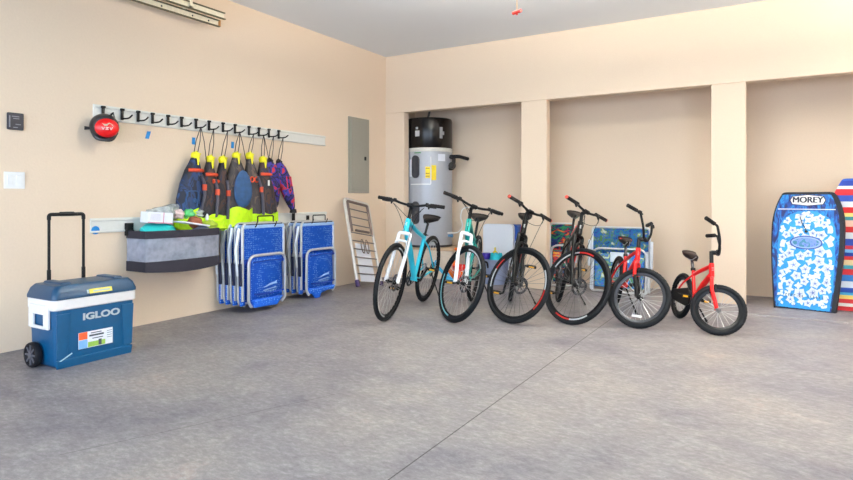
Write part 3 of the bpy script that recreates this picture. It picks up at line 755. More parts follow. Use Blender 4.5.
posA = [(.375, -2.69), (.275, -2.69), (.175, -2.69), (.085, -2.69)]
labA = ['folded blue beach chair with silver tubes, front of the left stack', 'folded blue beach chair, second from the front in the left stack', 'folded blue beach chair, third from the front in the left stack', 'folded blue beach chair against the wall, rearmost of the left stack']
posB = [(.29, -1.78), (.185, -1.78), (.085, -1.78)]
labB = ['folded blue beach chair with a drooping pouch, front of the right stack', 'folded blue beach chair, middle of the right stack', 'folded blue beach chair against the wall, rearmost of the right stack']
ch.location = (posA[0][0], posA[0][1], .07); ch['label'] = labA[0]
for q, l in zip(posA[1:], labA[1:]):
    c = dup(ch, (q[0], q[1], .07), 0, l)
    for k in list(c.children):
        if k.name.split('.')[0] in ('carry_handle',): bpy.data.objects.remove(k)
cB = None
for q, l in zip(posB, labB):
    c = dup(ch, (q[0], q[1], .055), 0, l)
    if q is posB[0]: cB = c
    else:
        for k in list(c.children):
            if k.name.split('.')[0] in ('carry_handle',): bpy.data.objects.remove(k)
bm = B(); n = 8
hexa(bm, [(.045, -.10, -.075), (.075, -.10, -.075), (.075, -.05, -.075), (.045, -.05, -.075)], [(.03, -.20, .05), (.085, -.20, .05), (.085, .0, .05), (.03, .0, .05)])
hexa(bm, [(.04, -.2, .0), (.078, -.2, .0), (.078, .2, .01), (.04, .2, .01)], [(.035, -.21, .06), (.09, -.21, .06), (.09, .21, .06), (.035, .21, .06)])
link('drooping_flap', bm, BF, cB, True, .012)
bm = B(); hexa(bm, [(.04, -.19, -.02), (.075, -.19, -.02), (.075, .12, -.03), (.04, .12, -.03)], [(.035, -.2, .06), (.085, -.2, .06), (.085, .2, .06), (.035, .2, .06)]); link('drooping_flap', bm, BF, ch, True, .012)
# long storage hooks that carry the chairs
for i, (y, l) in enumerate([(-2.82, 'long black storage hook carrying the left stack of chairs, left one'), (-2.56, 'long black storage hook carrying the left stack of chairs, right one'), (-1.90, 'long black storage hook carrying the right stack of chairs, left one'), (-1.66, 'long black storage hook carrying the right stack of chairs, right one')]):
    L_ = .40 if i < 2 else .31
    t = thing('storage_hook', l, 'hook', (.024, y, .86), 0, 'long hooks on the lower rail')
    bm = B(); box(bm, 0, .012, -.022, .022, -.045, .10 if i == 2 else .06); link('hook_plate', bm, BLACK, t, False, .003)
    bm = B(); tube(bm, arc([(.006, 0, -.022), (L_ - .02, 0, -.022), (L_ + .0, 0, .03)], .02), .006, 6); link('hook_arm', bm, BLACK, t)

# ------------------------------------------------------------------ folded metal drying rack leaning on the left wall
RK = mat('rack_metal', (176, 170, 162), .4, .5); RKD = mat('rack_brown', (120, 104, 96), .5, .3)
ang = math.atan2(.33, 1.10)
t = thing('drying_rack', 'folded silver metal rack with thin bars leaning against the left wall', 'rack', (.46, -.99, .012))
t.rotation_euler = (-.16, -ang, 0.10)
HW, HH = .275, 1.13
bm = B(); tube(bm, arc([(0, -HW, .02), (0, -HW, HH), (0, HW, HH), (0, HW, .02)], .06), .021, 8); link('outer_frame', bm, mat('rack_light', (214, 208, 200), .4, .4), t)
bm = B(); tube(bm, arc([(.012, -HW + .045, .70), (.012, -HW + .045, HH - .03), (.012, HW - .045, HH - .03), (.012, HW - .045, .70)], .03), .018, 8); tube(bm, [(.02, -.15, .72), (.02, .15, .72)], .016, 8); link('inner_frame', bm, RKD, t)
for k in range(10):
    z = .06 + k * .105
    bm = B(); tube(bm, [(.004, -HW, z), (.004, HW, z)], .008, 6); link('cross_bar', bm, mat('rack_bar', (128, 120, 118), .4, .5), t)
bm = B()
for s in (-1, 1):
    tube(bm, [(.02, s*(.05 + .035*math.cos(a)), .52 + .09*math.sin(a)) for a in [2*PI*k/14 for k in range(14)]], .006, 5, closed=True)
link('wire_loops', bm, RKD, t)
for s in (-1, 1):
    bm = B(); box(bm, -.022, .022, s*HW - .022, s*HW + .022, 0, .085); link('foot_cap', bm, mat('dark_purple_cap', (58, 40, 84), .5), t, False, .006)
bm = B(); box(bm, -.014, -.011, -.17, .16, .06, .56); link('white_sheet', bm, PAPER, t, False)

# ------------------------------------------------------------------ water heater on its stand
WOOD = mat('stand_plywood', (196, 168, 138), .7, var=.08, scale=12)
SX0, SX1, SY0, SY1, SZ = .14, 1.02, .14, .79, .43
t = thing('heater_stand', 'low tan platform under the water heater', 'platform', (.58, .465, 0))
bm = B(); box(bm, -.44, .44, -.32, .32, SZ - .035, SZ); link('stand_top', bm, WOOD, t, False, .004)
bm = B(); box(bm, -.42, .42, -.30, .30, 0, SZ - .035); link('stand_box', bm, mat('stand_cream', (222, 208, 190), .8), t, False)
HX, HY = .465, .452; HR = .335
t = thing('water_heater', 'tall grey cylindrical water heater with black top in the left alcove', 'water heater', (HX, HY, SZ))
GREY = mat('heater_grey', (178, 182, 190), .42, .15, var=.02)
bm = B(); lathe(bm, [(HR * .96, 0), (HR, .02), (HR, 1.36), (HR * .985, 1.38)], seg=64); tank = link('tank', bm, GREY, t)
bm = B(); lathe(bm, [(HR * .99, 0.0), (HR * 1.01, .004), (HR * 1.01, .03), (HR * .99, .034)], seg=64); link('base_ring', bm, DARKSTEEL, t)
bm = B(); lathe(bm, [(HR * 1.0, 1.355), (HR * 1.012, 1.36), (HR * 1.012, 1.40), (HR, 1.41)], seg=64); link('collar', bm, mat('collar_pale', (214, 212, 204), .4), t)
bm = B(); lathe(bm, [(HR * .99, 1.40), (HR, 1.405), (HR, 1.80), (HR * .97, 1.835), (HR * .6, 1.85), (0, 1.855)], seg=64); top = link('top_shroud', bm, mat('shroud_black', (20, 17, 17), .25), t)
def on_cyl(bm, a0, a1, z0, z1, r, th=.006, mi=0, n=8, rnd=False):
    """curved panel on the tank between angles (deg, 0 = facing -y, + towards +x)"""
    pts = []
    g = []
    for rr_ in (r, r + th):
        rows = []
        for j in (0, 1):
            rows.append([bm.verts.new((rr_ * math.sin(math.radians(a0 + (a1 - a0) * k / n)), -rr_ * math.cos(math.radians(a0 + (a1 - a0) * k / n)), (z0, z1)[j])) for k in range(n + 1)])
        g.append(rows)
    for rows, fl in ((g[0], 1), (g[1], 0)):
        for k in range(n): bm.faces.new((rows[0][k], rows[0][k+1], rows[1][k+1], rows[1][k])).material_index = mi
    for j in (0, 1):
        for k in range(n): bm.faces.new((g[0][j][k], g[0][j][k+1], g[1][j][k+1], g[1][j][k])).material_index = mi
    for k in (0, n): bm.faces.new((g[0][0][k], g[0][1][k], g[1][1][k], g[1][0][k])).material_index = mi
DG = mat('access_dark', (58, 60, 66), .4)
for z0, z1 in ((.98, 1.30), (.33, .65)):
    bm = B(); n_ = 12
    # rounded-end access cover
    pts = []
    a0, a1 = -14, 6
    ac = (a0 + a1) / 2; ah = (a1 - a0) / 2; hr = HR * math.radians(ah)
    for k in range(25): 
        a = PI * k / 24; pts.append((ac + ah * math.cos(a), z1 - hr + hr * math.sin(a)))
    for k in range(25):
        a = PI + PI * k / 24; pts.append((ac + ah * math.cos(a), z0 + hr + hr * math.sin(a)))
    f0 = [bm.verts.new(((HR) * math.sin(math.radians(a)), -(HR) * math.cos(math.radians(a)), z)) for a, z in pts]
    f1 = [bm.verts.new(((HR + .022) * math.sin(math.radians(a)), -(HR + .022) * math.cos(math.radians(a)), z)) for a, z in pts]
    m_ = len(pts)
    for k in range(m_): bm.faces.new((f0[k], f0[(k+1) % m_], f1[(k+1) % m_], f1[k]))
    bm.faces.new(f1); link('access_cover', bm, DG, tank, True)
bm = B(); on_cyl(bm, 21, 33, .98, 1.14, HR + .001, .004); on_cyl(bm, 35, 47, .95, 1.16, HR + .001, .004); yl = link('energy_label', bm, mat('label_yellow', (246, 214, 20), .5), tank)
bm = B()
for z in (1.0, 1.04, 1.11):
    bm = B(); on_cyl(bm, 22, 31, z, z + .010, HR + .004, .002); link('label_print', bm, mat('label_ink', (120, 96, 20), .5), yl)
bm = B(); on_cyl(bm, -20, 34, .885, .90, HR, .008); link('condensate_tube', bm, WHITE, tank)
bm = B(); tube(bm, [((HR + .012) * math.sin(math.radians(34)), -(HR + .012) * math.cos(math.radians(34)), z) for z in (.9, 1.28)], .008, 8); link('white_tube', bm, WHITE, tank)
bm = B(); on_cyl(bm, 52, 72, 1.22, 1.32, HR + .001, .003); link('rating_label', bm, PAPER, tank)
bm = B(); on_cyl(bm, -8, 10, 1.33, 1.343, HR, .004); link('green_strip', bm, mat('strip_green', (60, 140, 70), .5), tank)
bm = B(); on_cyl(bm, -26, -17, 1.0, 1.25, HR + .001, .003); link('side_label', bm, PAPER, tank)
bm = B(); on_cyl(bm, -6, 6, 1.57, 1.65, HR + .0, .003); on_cyl(bm, -4, 2, 1.67, 1.70, HR, .003); link('shroud_label', bm, mat('label_grey', (190, 190, 188), .5), top)
bm = B(); on_cyl(bm, 56, 64, 1.54, 1.70, HR + .0, .003); on_cyl(bm, 60, 69, 1.59, 1.64, HR, .003); link('shroud_logo', bm, mat('logo_grey', (150, 150, 150), .4), top)
bm = B(); lathe(bm, [(.018, 0), (.018, .05), (.025, .05), (.025, .07), (0, .07)], axis='x', center=(HR - .01, -.02, .16), seg=14); tube(bm, [(HR * .75, -HR * .72, .12), (HR * .8, -HR * .8, .12)], .02, 10)
link('drain_valve', bm, mat('valve_blue', (90, 140, 180), .4), t)
bm = B(); tube(bm, [(.0, -.05, 1.845), (.06, -.10, 1.93), (.14, -.16, 2.30)], .016, 10); link('power_conduit', bm, mat('conduit_dark', (76, 66, 60), .5), t)
bm = B(); tube(bm, arc([(HR - .02, .0, 1.12), (HR + .06, .0, 1.12), (HR + .075, .0, 1.27), (HR + .0, .0, 1.29), (HR + .14, .02, 1.29), (HR + .15, .28, 1.27)], .03), .026, 10); link('insulated_pipe', bm, mat('pipe_foam', (34, 33, 35), .8), t)
bm = B(); lathe(bm, [(0, -.03), (.045, -.03), (.05, 0), (.045, .03), (0, .03)], axis='y', center=(HR + .06, -.03, 1.16), seg=20); link('valve_body', bm, mat('valve_black', (40, 38, 40), .4), t)
bm = B(); tube(bm, arc([(HR - .01, -.05, .20), (HR + .13, .02, .20), (HR + .17, .1, .30), (HR + .09, .16, .42), (HR + .10, .2, .55), (HR + .20, .27, .57), (HR + .30, .29, .53)], .07), .008, 8); link('white_hose', bm, WHITE, t)

# ------------------------------------------------------------------ beach toys and box in the left alcove
t = thing('storage_box', 'large white box with blue side standing on end behind the beach toys', 'box', (1.59, .42, 0))
bm = B()
def rbx(bm, x0, x1, z0, z1, y0, y1, r):
    P = rr(x0, x1, z0, z1, r); hexa(bm, [(x, y0, z) for x, z in P], [(x, y1, z) for x, z in P])
rbx(bm, -.235, .205, .02, .775, -.03, .05, .05); link('white_face', bm, mat('box_white', (228, 234, 244), .4, var=.01), t, True, .006)
bm = B(); rbx(bm, -.23, .245, .0, .765, .05, .28, .04); link('blue_shell', bm, mat('box_blue', (24, 74, 160), .4), t, True, .006)
bm = B(); tube(bm, arc([(.215, -.01, .55), (.265, -.01, .53), (.265, -.01, .25), (.215, -.01, .23)], .03), .012, 8); link('side_handle', bm, mat('box_handle', (190, 205, 226), .4), t)
# bin
t = thing('toy_bin', 'grey-blue beach toy tub standing in front of the white box', 'tub', (1.62, .20, 0))
BINM = mat('bin_greyblue', (140, 152, 184), .5)
bm = B(); lathe(bm, [(.0, .0), (.15, .0), (.155, .01), (.185, .30), (.195, .31), (.195, .325), (.178, .325), (.172, .30), (.142, .02), (0, .02)], seg=40); link('tub_body', bm, BINM, t)
bm = B(); tube(bm, arc([(-.10, -.155, .22), (-.10, -.20, .30), (-.02, -.20, .30), (-.02, -.17, .22)], .03), .012, 8); link('tub_handle', bm, BLACK, t)
t = thing('sand_castle_mold', 'teal plastic toy mould on top of the grey-blue tub', 'toy', (1.66, .16, .30))
bm = B(); lathe(bm, [(.10, 0), (.10, .02), (.085, .03), (.08, .085), (.06, .09), (0, .09)], seg=20)
for k in range(6):
    a = k * PI / 3; box(bm, .06*math.cos(a)-.015, .06*math.cos(a)+.015, .06*math.sin(a)-.015, .06*math.sin(a)+.015, .08, .105)
link('mold_body', bm, mat('toy_teal', (20, 180, 200), .4), t)
bm = B(); lathe(bm, [(0.035, .0), (.045, .05), (.03, .08), (.012, .095), (.012, .14), (0, .14)], seg=16); o = link('toy_funnel', bm, mat('toy_yellow', (230, 205, 60), .4), None); o.location = (1.60, .25, .33); tag(o, 'small yellow toy funnel in the grey-blue tub', 'toy')
bm = B(); lathe(bm, [(.0, .0), (.05, .0), (.06, .07), (.055, .08), (0, .08)], seg=18); o = link('toy_cup', bm, mat('toy_purple', (60, 40, 160), .4), None); o.location = (1.505, .18, .318); tag(o, 'dark purple toy cup at the left rim of the tub', 'toy')
# red bucket
t = thing('sand_bucket', 'red and orange sand bucket on the floor left of the tub', 'bucket', (1.205, .02, 0))
bm = B(); lathe(bm, [(0, 0), (.085, 0), (.09, .01), (.115, .215), (.122, .22), (.122, .232), (.108, .232), (.104, .215), (.08, .015), (0, .015)], seg=32); link('bucket_body', bm, mat('toy_red', (222, 38, 30), .4), t)
bm = B(); lathe(bm, [(.104, .118), (.111, .118), (.1155, .16), (.108, .16)], seg=32); link('orange_stripe', bm, mat('toy_orange', (246, 120, 30), .4), t)
bm = B(); tube(bm, arc([(-.118, 0, .22), (-.09, -.09, .16), (.09, -.09, .16), (.118, 0, .22)], .06), .006, 8); link('bucket_handle', bm, WHITE, t)
# cyan and orange shovels
def shovel(c, loc, rot, lab, nm='toy_shovel'):
    t = thing(nm, lab, 'toy', loc); t.rotation_euler = rot
    bm = B(); tube(bm, [(0, 0, .14), (0, 0, .42)], .022, 10); tube(bm, [(-.05, 0, .43), (.05, 0, .43)], .018, 8); link('shaft', bm, c, t)
    bm = B(); hexa(bm, [(-.03, -.006, 0), (.03, -.006, 0), (.03, .006, 0), (-.03, .006, 0)], [(-.06, -.018, .15), (.06, -.018, .15), (.06, .0, .15), (-.06, .0, .15)]); link('blade', bm, c, t, True, .004)
    return t
shovel(mat('toy_cyan', (60, 175, 220), .45), (1.16, -.12, .01), (-.30, -1.0, .0), 'light blue toy shovel leaning against the heater platform')
shovel(mat('toy_orange', (246, 120, 30), .4), (1.06, -.02, .02), (-.16, .22, 0), 'orange toy shovel beside the light blue one')

# ------------------------------------------------------------------ two folded chairs in the middle alcove
TROP = blotch_mat('tropical_blue_print', [(30, 60, 140), (44, 92, 176), (20, 130, 180), (56, 100, 190), (90, 150, 90), (70, 120, 200), (170, 190, 70), (215, 225, 215)], 13, sc=(1, 1, 1), dist=.8, det=3)
DARKP = blotch_mat('dark_tropical_print', [(20, 34, 100), (24, 60, 130), (30, 140, 90), (20, 40, 90), (200, 50, 50), (230, 150, 40), (40, 150, 150)], 7, sc=(1, 1, 2.2), dist=.8)
def alcove_chair(label, loc, rot, W, H, fab, low, rz):
    t = thing('patterned_beach_chair', label, 'beach chair', loc, 0, None); t.rotation_euler = (rot, 0, rz)
    bm = B(); tube(bm, arc([(-W, 0, .02), (-W, 0, H), (W, 0, H), (W, 0, .02)], .05), .013, 8); link('back_frame', bm, ALU, t)
    bm = B(); n = 10
    g = [[bm.verts.new((-W + .014 + (2*W - .028) * i / n, -.015 * math.sin(PI * i / n), H * .18 + (H * .82 - .012) * j / n)) for i in range(n + 1)] for j in range(n + 1)]
    for j in range(n):
        for i in range(n): bm.faces.new((g[j][i], g[j][i+1], g[j+1][i+1], g[j+1][i]))
    bmesh.ops.solidify(bm, geom=bm.faces[:], thickness=.01); link('back_fabric', bm, fab, t)
    w2 = W - .03
    bm = B(); tube(bm, arc([(-w2, -.05, .02), (-w2, -.05, .52), (w2, -.05, .52), (w2, -.05, .02)], .09), .0125, 8)
    tube(bm, arc([(-w2 - .01, -.03, .50), (-w2 - .03, -.05, .013), (w2 + .03, -.05, .013), (w2 + .01, -.03, .50)], .06), .0125, 8); link('seat_frame', bm, ALU, t)
    bm = B(); box(bm, -w2 + .02, w2 - .02, -.062, -.030, .06, .46); link('seat_fabric', bm, low, t, True, .02, 3)
    for s in (-1, 1):
        bm = B(); box(bm, s*(W + .025) - .016, s*(W + .025) + .016, -.045, .0, .30, .62); link('armrest', bm, mat('arm_white', (222, 228, 236), .5), t, True, .012, 3)
    if W > .2:
        bm = B(); box(bm, -.10, .12, -.078, -.06, .36, .48); link('white_pillow', bm, mat('pillow_pale', (214, 228, 240), .7), t, True, .02, 3)
    return t
alcove_chair('folded beach chair with blue and yellow tropical print behind the small red bike', (3.22, .22, .0), -.09, .335, .775, TROP, TROP, 0)
c = alcove_chair('folded beach chair with dark blue, green and red print beside the second pier', (2.46, .40, 0), -.06, .155, .80, DARKP, DARKP, .15)
bm = B(); tube(bm, [(.06, -.07, .10), (.17, -.07, .66)], .013, 8); link('folded_leg', bm, ALU, c); bm = B(); tube(bm, [(.12, -.075, .10), (.23, -.075, .66)], .013, 8); link('folded_leg', bm, ALU, c)

# ------------------------------------------------------------------ body boards
BW = 0.30
def board_outline(W0, L_, top, bot):
    pr = [(bot, 0), (bot + .012, .02), (W0 * .97, .40 * L_), (W0, .62 * L_), (W0 * .985, .76 * L_), (W0 * .90, .88 * L_), (top + .03, .965 * L_), (top + .008, .993 * L_), (top - .03, L_)]
    # smooth by Catmull-Rom sampling
    out = []
    for i in range(len(pr) - 1):
        p0 = pr[max(0, i-1)]; p1 = pr[i]; p2 = pr[i+1]; p3 = pr[min(len(pr)-1, i+2)]
        for k in range(6):
            t = k / 6
            out.append(tuple(.5 * ((2*p1[q]) + (-p0[q]+p2[q])*t + (2*p0[q]-5*p1[q]+4*p2[q]-p3[q])*t*t + (-p0[q]+3*p1[q]-3*p2[q]+p3[q])*t**3) for q in (0, 1)))
    out.append(pr[-1])
    return [(-x, z) for x, z in out] + [(x, z) for x, z in out[::-1]]
Lb = 1.19
t = thing('bodyboard', 'blue and white hibiscus-print bodyboard standing in the right alcove', 'bodyboard', (5.055, 0.0, .012))
t.rotation_euler = (-.16, 0, -.24)
ol = board_outline(.315, Lb, .215, .255)
bm = B(); hexa(bm, [(x, .0, z) for x, z in ol], [(x, .07, z) for x, z in ol]); bb = link('foam_core', bm, mat('board_black', (28, 30, 38), .6), t, False, .006)
def inset(ol, d):
    n = len(ol); out = []
    for i in range(n):
        a = Vector(ol[i-1]); b = Vector(ol[(i+1) % n]); t_ = (b - a).normalized(); nn = Vector((-t_.y, t_.x)); out.append(tuple(Vector(ol[i]) - nn * d))
    return out
il = inset(ol, -.026)
if max(p[0] for p in il) > .310: il = inset(ol, .026)
il = [(max(-.238, min(.238, x)) - .008 if z < .04 else x - .012, max(z, .006)) for x, z in il]
MT = frame((0, 0, 0), (1, 0, 0), (0, 0, 1), (0, -1, 0))
deckM = blotch_mat('deck_blue_print', [(16, 34, 90), (18, 60, 140), (24, 96, 176), (30, 130, 200), (20, 60, 140), (24, 44, 100)], 10, sc=(1.5, 1, .5), dist=1.5)
bm = B(); prism(bm, il, MT, .004); deck = link('deck_skin', bm, deckM, t, False)
# arched flower field
fw = .246; arch = []
for k in range(25):
    a = PI * k / 24; arch.append((fw * math.cos(a) * (1 if abs(math.cos(a)) < .98 else 1), .76 + .235 * math.sin(a) ** .8))
def half_at(z):
    zs = [p for p in il if p[0] > 0]; best = min(zs, key=lambda p: abs(p[1] - z)); return best[0]
side = [(-min(fw, half_at(z) - .012), z) for z in (.60, .40, .2, .06, .012)] 
fo = arch + side + [(-x, z) for x, z in side[::-1]]
bm = B(); prism(bm, fo, MT, .0055); link('flower_field', bm, mat('field_blue', (30, 150, 224), .5, var=.15, scale=14), deck, False)
# hibiscus flowers: five-petal blooms and leaves, clipped to the field
def inside(x, z, m=.03):
    if z < .03: return False
    h = min(fw, half_at(z)) - m
    if z > .76:
        q = 1 - min(1, ((z - .76) / .235)) ** 2.4; h = (fw) * math.sqrt(max(0, q)) - m
    return abs(x) < h
bm = B(); rdm = random.Random(3); pl = []
def petal(cx, cz, a, L1, W1, dz):
    P = []
    for k in range(9):
        f = k / 8; P.append((L1 * f, W1 * math.sin(PI * f ** .75) * (1 - .15 * math.sin(f * 9))))
    P2 = P + [(x, -y) for x, y in P[::-1][1:-1]]
    c, s = math.cos(a), math.sin(a)
    pts = [(cx + c*x - s*y, cz + s*x + c*y) for x, y in P2]
    if not all(inside(px, pz, .004) for px, pz in pts): return
    f = bm.faces.new([bm.verts.new(MT @ Vector((px, pz, dz))) for px, pz in pts])
for tries in range(5000):
    x = rdm.uniform(-.27, .27); z = rdm.uniform(.03, 1.0); r = rdm.choice((.06, .055, .048, .040, .030))
    if not inside(x, z, .012): continue
    if any((x-a)**2 + (z-b)**2 < ((r + q) * .80) ** 2 for a, b, q in pl): continue
    pl.append((x, z, r))
for i, (x, z, r) in enumerate(pl):
    a0 = rdm.uniform(0, 6.28)
    if r < .035:
        for k in range(4): petal(x, z, a0 + k * 1.57, r * 1.35, r * .42, .0062 + .0001 * (i % 7))
    else:
        for k in range(5): petal(x, z, a0 + k * 2*PI/5, r * 1.1, r * .43, .0062 + .0001 * (i % 7))
for i, (x, z, r) in enumerate(pl):
    if r > .035 and inside(x, z, .03):
        a = rdm.uniform(0, 6.28)
        for k in range(5):
            b = a + k * 1.257; c, s = math.cos(b), math.sin(b); w_ = .0035
            f_ = bm.faces.new([bm.verts.new(MT @ Vector((*q_, .0076))) for q_ in [(x + s*w_, z - c*w_), (x + c*r*.6, z + s*r*.6), (x - s*w_, z + c*w_)]]); f_.material_index = 1
tag(link('hibiscus_print', bm, [mat('bloom_white', (232, 240, 250), .5, var=.03), mat('bloom_blue', (70, 120, 200), .5)], deck, False), None, None, None, 'stuff')
# white rule, logo shield with lettering, oval badge, leash
bm = B(); prism(bm, [(-.262, 1.008), (.240, 1.008), (.240, 1.016), (-.262, 1.016)], MT, .0062); link('white_rule', bm, WHITE, deck, False)
bm = B(); prism(bm, [(-.160, 1.105), (-.140, 1.060), (0, 1.044), (.140, 1.060), (.160, 1.105), (.140, 1.148), (0, 1.164), (-.140, 1.148)], MT, .0062); link('logo_outline', bm, mat('logo_dark', (20, 26, 64), .5), deck, False)
bm = B(); prism(bm, [(-.150, 1.105), (-.132, 1.066), (0, 1.051), (.132, 1.066), (.150, 1.105), (.132, 1.142), (0, 1.157), (-.132, 1.142)], MT, .0072); lg = link('logo_shield', bm, WHITE, deck, False)
for dx_ in (-.0035, 0, .0035): text('logo_lettering', 'MOREY', .086, MT @ Matrix.Translation((dx_, 1.106, .0078)), mat('logo_ink', (20, 24, 56), .5), deck, .0006, 0.0, .94)
bm = B(); E_ = lambda a, b, z0, n=32: [(a * math.cos(2*PI*k/n), z0 + b * math.sin(2*PI*k/n)) for k in range(n)]
prism(bm, E_(.142, .070, .672), MT, .008); link('badge_ring', bm, mat('badge_blue', (26, 60, 150), .4), deck, False)
bm = B(); prism(bm, E_(.130, .058, .672), MT, .0092); link('badge_rim', bm, mat('badge_pale', (150, 180, 232), .4), deck, False)
bm = B(); prism(bm, E_(.115, .046, .672), MT, .0102); link('badge_centre', bm, blotch_mat('badge_print', [(70, 110, 190), (120, 150, 220), (60, 130, 160), (90, 120, 200)], 16), deck, False)
bm = B(); tube(bm, [(-.06, -.012, .935), (-.04, -.014, .87), (-.015, -.014, .825), (.0, -.012, .795)], .004, 6); lathe(bm, [(0, 0), (.014, 0), (.014, .006), (0, .006)], axis='y', center=(0, -.014, .785), seg=12); link('leash_cord', bm, BLACK, deck)
bm = B(); rdl = random.Random(5); xx = -.16
while xx < .19:
    if rdl.random() > .15:
        prism(bm, [(xx, .122), (xx + .005, .122), (xx + .005, .148), (xx, .148)], MT, .0082); k_ = rdl.choice((.122, .132, .143)); prism(bm, [(xx + .005, k_), (xx + .014, k_), (xx + .014, k_ + .005), (xx + .005, k_ + .005)], MT, .0082)
    xx += .024
link('lower_lettering', bm, mat('lower_ink', (40, 70, 90), .5), deck, False)

t = thing('striped_bodyboard', 'bodyboard in a red, blue and yellow striped cover at the right edge', 'bodyboard', (5.60, .245, 0.0)); t.rotation_euler = (-.12, 0, 0)
ol2 = board_outline(.30, 1.33, .19, .27)
ol2 = [(x, z) for x, z in ol2]
SM = stripes_mat()
bm = B(); hexa(bm, [(x, -.035, z) for x, z in ol2], [(x, .035, z) for x, z in ol2]); link('striped_cover', bm, SM, t, True, .02, 3)

# ------------------------------------------------------------------ bicycles
def rodr(k, a): return Matrix.Rotation(a, 3, k)
SPK = mat('spoke_silver', (200, 202, 205), .3, .8)
def wheel(name, parent, C, S3, R, tr, big, knob, rimcol, decals, nsp, hubm, disc, spm):
    """C centre, S3 3x3 orientation: local wheel plane is x-z, axle y"""
    def P(x, y, z): return C + S3 @ Vector((x, y, z))
    seg = 96
    ri = R - tr * 2
    bm = B()
    rings = []
    m = 12
    for i in range(seg):
        a = 2*PI*i/seg; ring = []
        for k in range(m):
            b = 2*PI*k/m
            rad = tr * (1 + (knob * (.09 if (i + k) % 2 else -.02) if math.cos(b) > -.1 else 0))
            rr_ = (R - tr) + rad * math.cos(b); yy = rad * .98 * math.sin(b)
            ring.append(bm.verts.new(P(rr_ * math.cos(a), yy, rr_ * math.sin(a))))
        rings.append(ring)
    for i in range(seg):
        a, b = rings[i], rings[(i+1) % seg]
        for k in range(m): bm.faces.new((a[k], a[(k+1) % m], b[(k+1) % m], b[k]))
    rimbm = B()
    prof = [(ri + .008, -.012), (ri + .008, .012), (ri - .010, .011), (ri - .022, .005), (ri - .022, -.005), (ri - .010, -.011)]
    rg = []
    for i in range(seg):
        a = 2*PI*i/seg; rg.append([rimbm.verts.new(P(r_ * math.cos(a), y_, r_ * math.sin(a))) for r_, y_ in prof])
    for i in range(seg):
        a, b = rg[i], rg[(i+1) % seg]
        for k in range(6): rimbm.faces.new((a[k], a[(k+1) % 6], b[(k+1) % 6], b[k]))
    w_ = link(name, rimbm, rimcol, parent)
    link('tyre', bm, RUBBER, w_)
    sb = B()
    for i in range(nsp):
        a = 2*PI*i/nsp; s = 1 if i % 2 else -1; da = (.45 if (i // 2) % 2 else -.45)
        tube(sb, [P(.018 * math.cos(a + da), s * .028, .018 * math.sin(a + da)), P((ri - .02) * math.cos(a), 0, (ri - .02) * math.sin(a))], .0015 if big else .0019, 4, caps=False)
    link('spokes', sb, spm, w_)
    hb = B()
    M4 = Matrix.Translation(C) @ S3.to_4x4()
    lathe(hb, [(.006, -.055), (.010, -.05), (.022, -.034), (.022, -.028), (.012, -.02), (.012, .02), (.022, .028), (.022, .034), (.010, .05), (.006, .055)], axis='y', seg=16, M=M4)
    link('hub', hb, hubm, w_)
    for (a0, a1, cm) in decals:
        for s in (-1, 1):
            db = B(); n = 16; g = []
            for k in range(n + 1):
                a = math.radians(a0 + (a1 - a0) * k / n)
                g.append((db.verts.new(P((ri + .004) * math.cos(a), s * .0135, (ri + .004) * math.sin(a))), db.verts.new(P((ri - .010) * math.cos(a), s * .0130, (ri - .010) * math.sin(a)))))
            for k in range(n): db.faces.new((g[k][0], g[k+1][0], g[k+1][1], g[k][1]))
            bmesh.ops.solidify(db, geom=db.faces[:], thickness=.0008)
            link('rim_decal', db, cm, w_, False)
    if disc:
        db = B(); M5 = M4
        r0, r1 = .058, .080
        ga = []
        for k in range(40):
            a = 2*PI*k/40; ga.append([db.verts.new(M5 @ Vector((r_*math.cos(a), y_, r_*math.sin(a)))) for r_, y_ in ((r1, .040), (r1, .043), (r0, .043), (r0, .040))])
        for k in range(40):
            a, b = ga[k], ga[(k+1) % 40]
            for j in range(4): db.faces.new((a[j], a[(j+1) % 4], b[(j+1) % 4], b[j]))
        for k in range(6):
            a = k * PI / 3; tube(db, [M5 @ Vector((.015*math.cos(a), .0415, .015*math.sin(a))), M5 @ Vector((.062*math.cos(a+.4), .0415, .062*math.sin(a+.4)))], .004, 4)
        link('brake_disc', db, DARKSTEEL, w_)
    return w_

